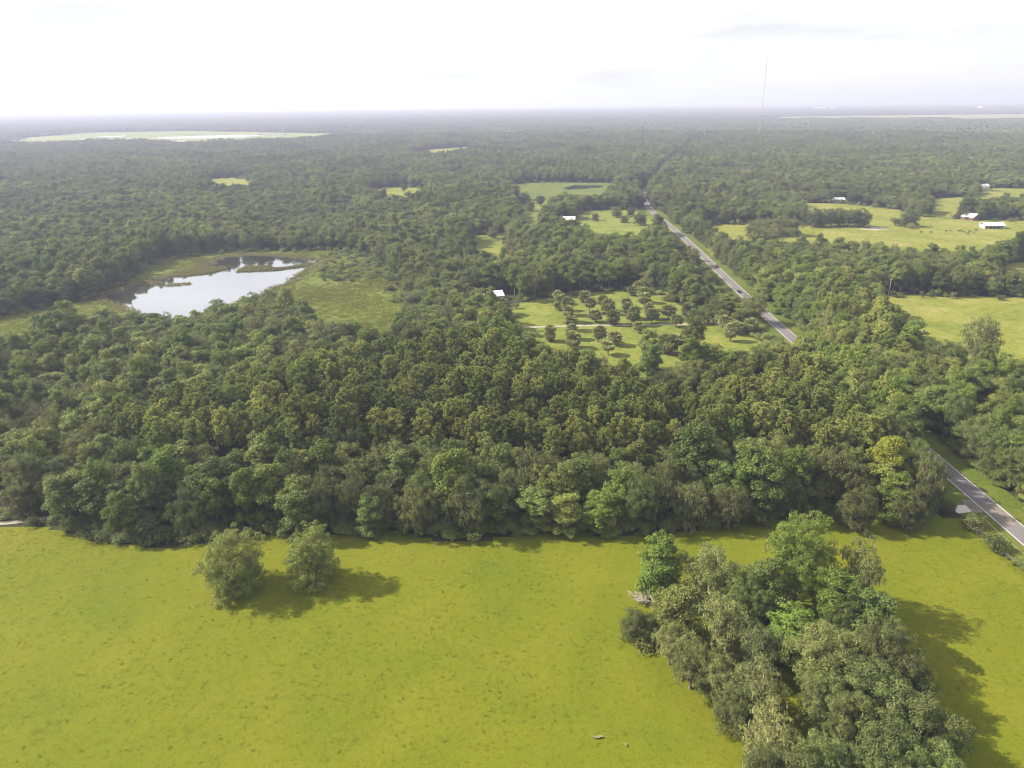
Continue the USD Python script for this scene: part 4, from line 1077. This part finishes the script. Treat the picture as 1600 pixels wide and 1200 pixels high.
gable_house('house', at(1310, 315.5), 5, 13, 9, 3.2, 2.2, 'tan_siding', 'gray_metal_roof', 'low pale house under trees behind the oak row', 'house', doors=[(0, 1.2, 2.1)], windows=[(-4, 1.6, 1, 1.3), (4, 1.6, 1, 1.3)])
gable_house('house', at(1536, 294), 10, 12, 9, 3.2, 2.6, 'white_paint', 'white_metal_roof', 'farthest white house at the right between tree rows', 'house', doors=[(0, 1.2, 2.1)], windows=[(-4, 1.6, 1, 1.3), (4, 1.6, 1, 1.3)])
gable_house('house', at(985, 317), 0, 16, 9, 3.0, 2.2, 'white_paint', 'white_metal_roof', 'small white building where the road disappears in trees', 'house', doors=[(0, 1.2, 2.1)], windows=[(-4, 1.5, 1, 1.2)])
gable_house('barn', at(1516, 343), -62, 13, 13, 3.4, 3.2, 'red_paint', 'white_metal_roof', 'red barn with white gabled roof at the cattle pasture', 'barn', doors=[(0, 4, 3.6)])
gable_house('barn', at(1549, 356), -8, 18, 12, 3.4, 1.9, 'white_paint', 'white_metal_roof', 'wide white open-sided barn nearest the cattle', 'barn', open_front=True, eave=0.8)
gable_house('barn', at(1551, 341.5), -5, 15, 6, 2.8, 1.3, 'tan_siding', 'gray_metal_roof', 'long low shed behind the white barn', 'shed', doors=[(-4, 3, 2.4), (4, 3, 2.4)])
for xx, yy, L, lab in [(1281, 167.2, 150, 'largest white building on the far horizon'), (1302, 166.4, 70, 'smaller white building right of it on the horizon'), (1371, 166, 60, 'tiny white building on the far horizon, middle'), (1533, 165.2, 70, 'tiny white building on the far horizon at the right')]:
    q = at(xx, yy + 4.5); q = q / np.linalg.norm(q) * 11500
    gable_house('warehouse', q, 0, L * 0.8, 60, 24, 6, 'white_paint', 'white_metal_roof', lab, 'building', doors=[(0, 14, 12)])

# radio mast with guys
mast_xy = at(1185, 219)
MH = 252.0
_, mp = thing('radio_mast', (mast_xy[0], mast_xy[1], 0), 0, 1.0, 'tall thin guyed radio mast rising above the horizon at the right', 'mast')
corners = [np.array([1.3 * math.cos(a), 1.3 * math.sin(a), 0]) for a in (0, 2.094, 4.189)]
nsec = 10
for k in range(nsec):
    z0, z1 = MH * k / nsec, MH * (k + 1) / nsec
    parts = [tube([c + [0, 0, z0], c + [0, 0, z1 - 0.02]], [0.15, 0.15], 5) for c in corners]
    nb = 10
    for j in range(nb):
        za, zb = z0 + (z1 - z0) * j / nb, z0 + (z1 - z0) * (j + 1) / nb
        for e in range(3):
            c0, c1 = corners[e], corners[(e + 1) % 3]
            parts.append(tube([c0 + [0, 0, za], c1 + [0, 0, zb - 0.1]], [0.075, 0.075], 4))
            parts.append(tube([c1 + [0, 0, za], c0 + [0, 0, zb - 0.1]], [0.05, 0.05], 4))
    obj('mast_section', cat_mesh(parts), 'steel_white' if k % 2 else 'steel_red', mp)
for lev in (0.33, 0.66, 0.97):
    for a in (0, 2.094, 4.189):
        R = MH * (0.35 if lev < 0.5 else 0.6)
        obj('guy_wire', tube([[1.3 * math.cos(a), 1.3 * math.sin(a), MH * lev], [R * math.cos(a), R * math.sin(a), 0]], [0.05, 0.05], 4), 'steel_gray', mp)
obj('antenna', tube([[0, 0, MH], [0, 0, MH + 8]], [0.25, 0.1], 6), 'steel_white', mp)

# leaning pole in front of the tree belt, pole by the pasture
pxy = at(1387.5, 462)
_, pp = thing('utility_pole', (pxy[0], pxy[1], 0), 0, 1.0, 'pale wooden pole at the far edge of the hayfield', 'utility pole')
obj('pole', tube([[0, 0, -0.3], [0.25, 0, 11.5]], [0.24, 0.17], 7), 'pale_wood', pp)
obj('crossarm', box(-0.9, 1.4, -0.07, 0.07, 10.6, 10.8), 'pale_wood', pp)


# cars
def car(xy, rz, paint, label):
    _, p = thing('car', (xy[0], xy[1], 0.125), rz, 1.0, label, 'car')
    prof = [(-2.3, 0.35), (-2.25, 0.85), (-1.9, 1.0), (-1.2, 1.05), (-0.6, 1.48), (0.9, 1.52), (1.6, 1.05), (2.2, 0.95), (2.3, 0.4)]
    pg = Polygon([(a, b) for a, b in prof])
    m = trimesh.creation.extrude_polygon(pg, 1.76); v = np.array(m.vertices)
    v = np.column_stack([v[:, 0], v[:, 2] - 0.88, v[:, 1]])
    v[:, 1] *= np.where(v[:, 2] > 1.1, 0.82, 1.0)
    obj('body', (v, np.array(m.faces)[:, ::-1]), paint, p, smooth=25)
    for s in (-1, 1):
        q = np.array([[-0.95, s * 0.84, 1.08], [1.35, s * 0.84, 1.08], [0.85, s * 0.745, 1.44], [-0.6, s * 0.745, 1.42]]) + [0, s * 0.02, 0]
        obj('side_window', (q, np.array([[0, 1, 2], [0, 2, 3]])), 'window_glass', p)
        for x in (-1.45, 1.4):
            c = trimesh.creation.cylinder(0.33, 0.22, sections=12); c.apply_transform(trimesh.transformations.rotation_matrix(np.pi / 2, [1, 0, 0])); c.apply_translation([x, s * 0.80, 0.33])
            obj('wheel', c, 'rubber', p)
    obj('windscreen', (np.array([[1.60, -0.72, 1.07], [1.60, 0.72, 1.07], [0.93, 0.68, 1.50], [0.93, -0.68, 1.50]]) + [0.03, 0, 0.02], np.array([[0, 1, 2], [0, 2, 3]])), 'window_glass', p)


def on_road(px, side):
    s = road_line.project(Point(at(*px)))
    a, b = np.array(road_line.interpolate(s - 2).coords[0]), np.array(road_line.interpolate(s + 2).coords[0])
    e = unit(b - a)
    return (a + b) / 2 + np.array([e[1], -e[0]]) * side, math.degrees(math.atan2(e[1], e[0]))


q, rz = on_road((1157, 457), -1.6)
car(q, rz + 180, 'car_paint_dark', 'dark car on the road nearest the palm lawn')
q, rz = on_road((1119, 417), 1.6)
car(q, rz, 'car_paint_red', 'second dark car farther up the road')


# mailbox by the driveway
mq = at(1537.5, 809)
_, mp_ = thing('mailbox', (mq[0], mq[1], 0.06), 0, 1.0, 'dark roadside mailbox on a post by the driveway', 'mailbox')
obj('post', box(-0.06, 0.06, -0.06, 0.06, -0.1, 1.0), 'weathered_wood', mp_)
arch = Polygon([(-0.17, 0), (0.17, 0), (0.17, 0.2)] + [(0.17 * math.cos(t), 0.2 + 0.17 * math.sin(t)) for t in np.linspace(0.3, 2.84, 7)] + [(-0.17, 0.2)])
m = trimesh.creation.extrude_polygon(arch, 0.55); v = np.array(m.vertices)
obj('box', (np.column_stack([v[:, 2] - 0.28, v[:, 0], v[:, 1] + 1.0]), np.array(m.faces)), 'car_paint_dark', mp_)
obj('flag', box(-0.05, 0.15, 0.18, 0.195, 1.15, 1.3), 'red_paint', mp_)

# wire fence along the verge
fl = LineString(fence_pts)
_, fp = thing('wire_fence', (0, 0, 0), 0, 1.0, 'wire fence between the meadow and the road verge', 'fence')
ss = np.arange(0, min(fl.length, 130), 4.0)
for s in ss:
    a = np.array(fl.interpolate(s).coords[0])
    obj('post', tube([[a[0], a[1], -0.2], [a[0], a[1], 1.35]], [0.07, 0.06], 5), 'weathered_wood', fp)
for z in (0.5, 0.85, 1.2):
    obj('wire', tube([[*fl.interpolate(s).coords[0], z] for s in ss], np.full(len(ss), 0.012), 3), 'steel_gray', fp)

# fallen tree at the left of the grove
rng = np.random.default_rng(77)
fx = at(1018, 946)
_, ft = thing('fallen_tree', (fx[0], fx[1], 0.35), 0, 1.0, 'fallen dead tree with bare pale branches beside the meadow grove', 'fallen tree')
obj('trunk', tube([[3.5, -1.2, 0.3], [1.5, -0.6, 0.45], [-0.5, 0.4, 0.6], [-2.2, 1.0, 0.5]], [0.36, 0.3, 0.22, 0.12], 7), 'pale_wood', ft, smooth=True)
for k in range(18):
    s = rng.uniform(0, 1); a = np.array([1.5, -0.6, 0.45]) * (1 - s) + np.array([-2.2, 1.0, 0.5]) * s
    parts = []
    e = a + np.array([rng.uniform(-4.2, -1.0), rng.uniform(-1.5, 3.2), rng.uniform(0.2, 2.4)])
    parts.append(limb(a, e, 0.16, 0.06, rng, 4, 0.12))
    for _ in range(6):
        b = a + (e - a) * rng.uniform(0.4, 1.0)
        parts.append(limb(b, b + np.array([rng.uniform(-1.6, 0.4), rng.uniform(-0.9, 1.2), rng.uniform(-0.4, 1.0)]), 0.07, 0.03, rng, 3, 0.15, 4))
    obj('branch', cat_mesh(parts), 'pale_wood', ft)


# cattle
def cow_mesh(graze):
    import manifold3d as m3
    J = {'rump': (-0.75, 0, 1.12, 0.30), 'belly': (-0.1, 0, 1.0, 0.40), 'chest': (0.55, 0, 1.02, 0.36), 'neck': (0.95, 0, 1.22, 0.20)}
    J['head'] = (1.3, 0, 0.55, 0.14) if graze else (1.35, 0, 1.42, 0.15)
    J['muzzle'] = (1.5, 0, 0.22, 0.09) if graze else (1.65, 0, 1.28, 0.09)
    bones = [('rump', 'belly'), ('belly', 'chest'), ('chest', 'neck'), ('neck', 'head'), ('head', 'muzzle')]
    for s in (-1, 1):
        J[f'h{s}'] = (-0.72, s * 0.2, 0.85, 0.17); J[f'k{s}'] = (-0.86, s * 0.2, 0.45, 0.07); J[f'f{s}'] = (-0.78, s * 0.2, 0.04, 0.06)
        J[f's{s}'] = (0.55, s * 0.2, 0.8, 0.14); J[f'w{s}'] = (0.57, s * 0.2, 0.42, 0.07); J[f'p{s}'] = (0.57, s * 0.2, 0.04, 0.06)
        bones += [('rump', f'h{s}'), (f'h{s}', f'k{s}'), (f'k{s}', f'f{s}'), ('chest', f's{s}'), (f's{s}', f'w{s}'), (f'w{s}', f'p{s}')]
        J[f'e{s}'] = (J['head'][0] - 0.05, s * 0.25, J['head'][2] + 0.1, 0.04); bones.append(('head', f'e{s}'))
    J['t0'] = (-1.05, 0, 1.2, 0.05); J['t1'] = (-1.12, 0, 0.55, 0.04)
    bones += [('rump', 't0'), ('t0', 't1')]
    sph = lambda j: m3.Manifold.sphere(j[3], 10).translate(j[:3])
    body = m3.Manifold()
    for a, b in bones:
        body += m3.Manifold.batch_hull([sph(J[a]), sph(J[b])])
    return body


cows = [cow_mesh(True), cow_mesh(False)]
cow_px = [(1438.7, 364), (1454.5, 364.3), (1478.7, 361.5), (1484.5, 361.4), (1497.5, 362.2), (1502.3, 361.8), (1512.5, 366), (1514.5, 362.6), (1521, 364.8), (1525, 360.9), (1506, 363.4), (1355.5, 357.4)]
for i, p in enumerate(cow_px):
    q = at(*p)
    _, cp = thing('cow', (q[0], q[1], 0.05), [20, 160, 200, 75, -30, 120, 10, 300, 250, 180, 45, 15][i], 1.15,
                  'single dark cow standing on the pale sand patch' if i == 11 else 'dark cow grazing in the pasture before the white barn', 'cow', None if i == 11 else 'cattle before the white barn')
    obj('body', cows[i % 2], 'brown_hide' if i in (3, 8) else 'black_hide', cp, smooth=60)
print('individual plants', {k: v for k, v in names.items() if v > 5}, 'rest', {k: len(v) for k, v in rest.items()}, 'grass', len(bx), 'pieces', len(x))
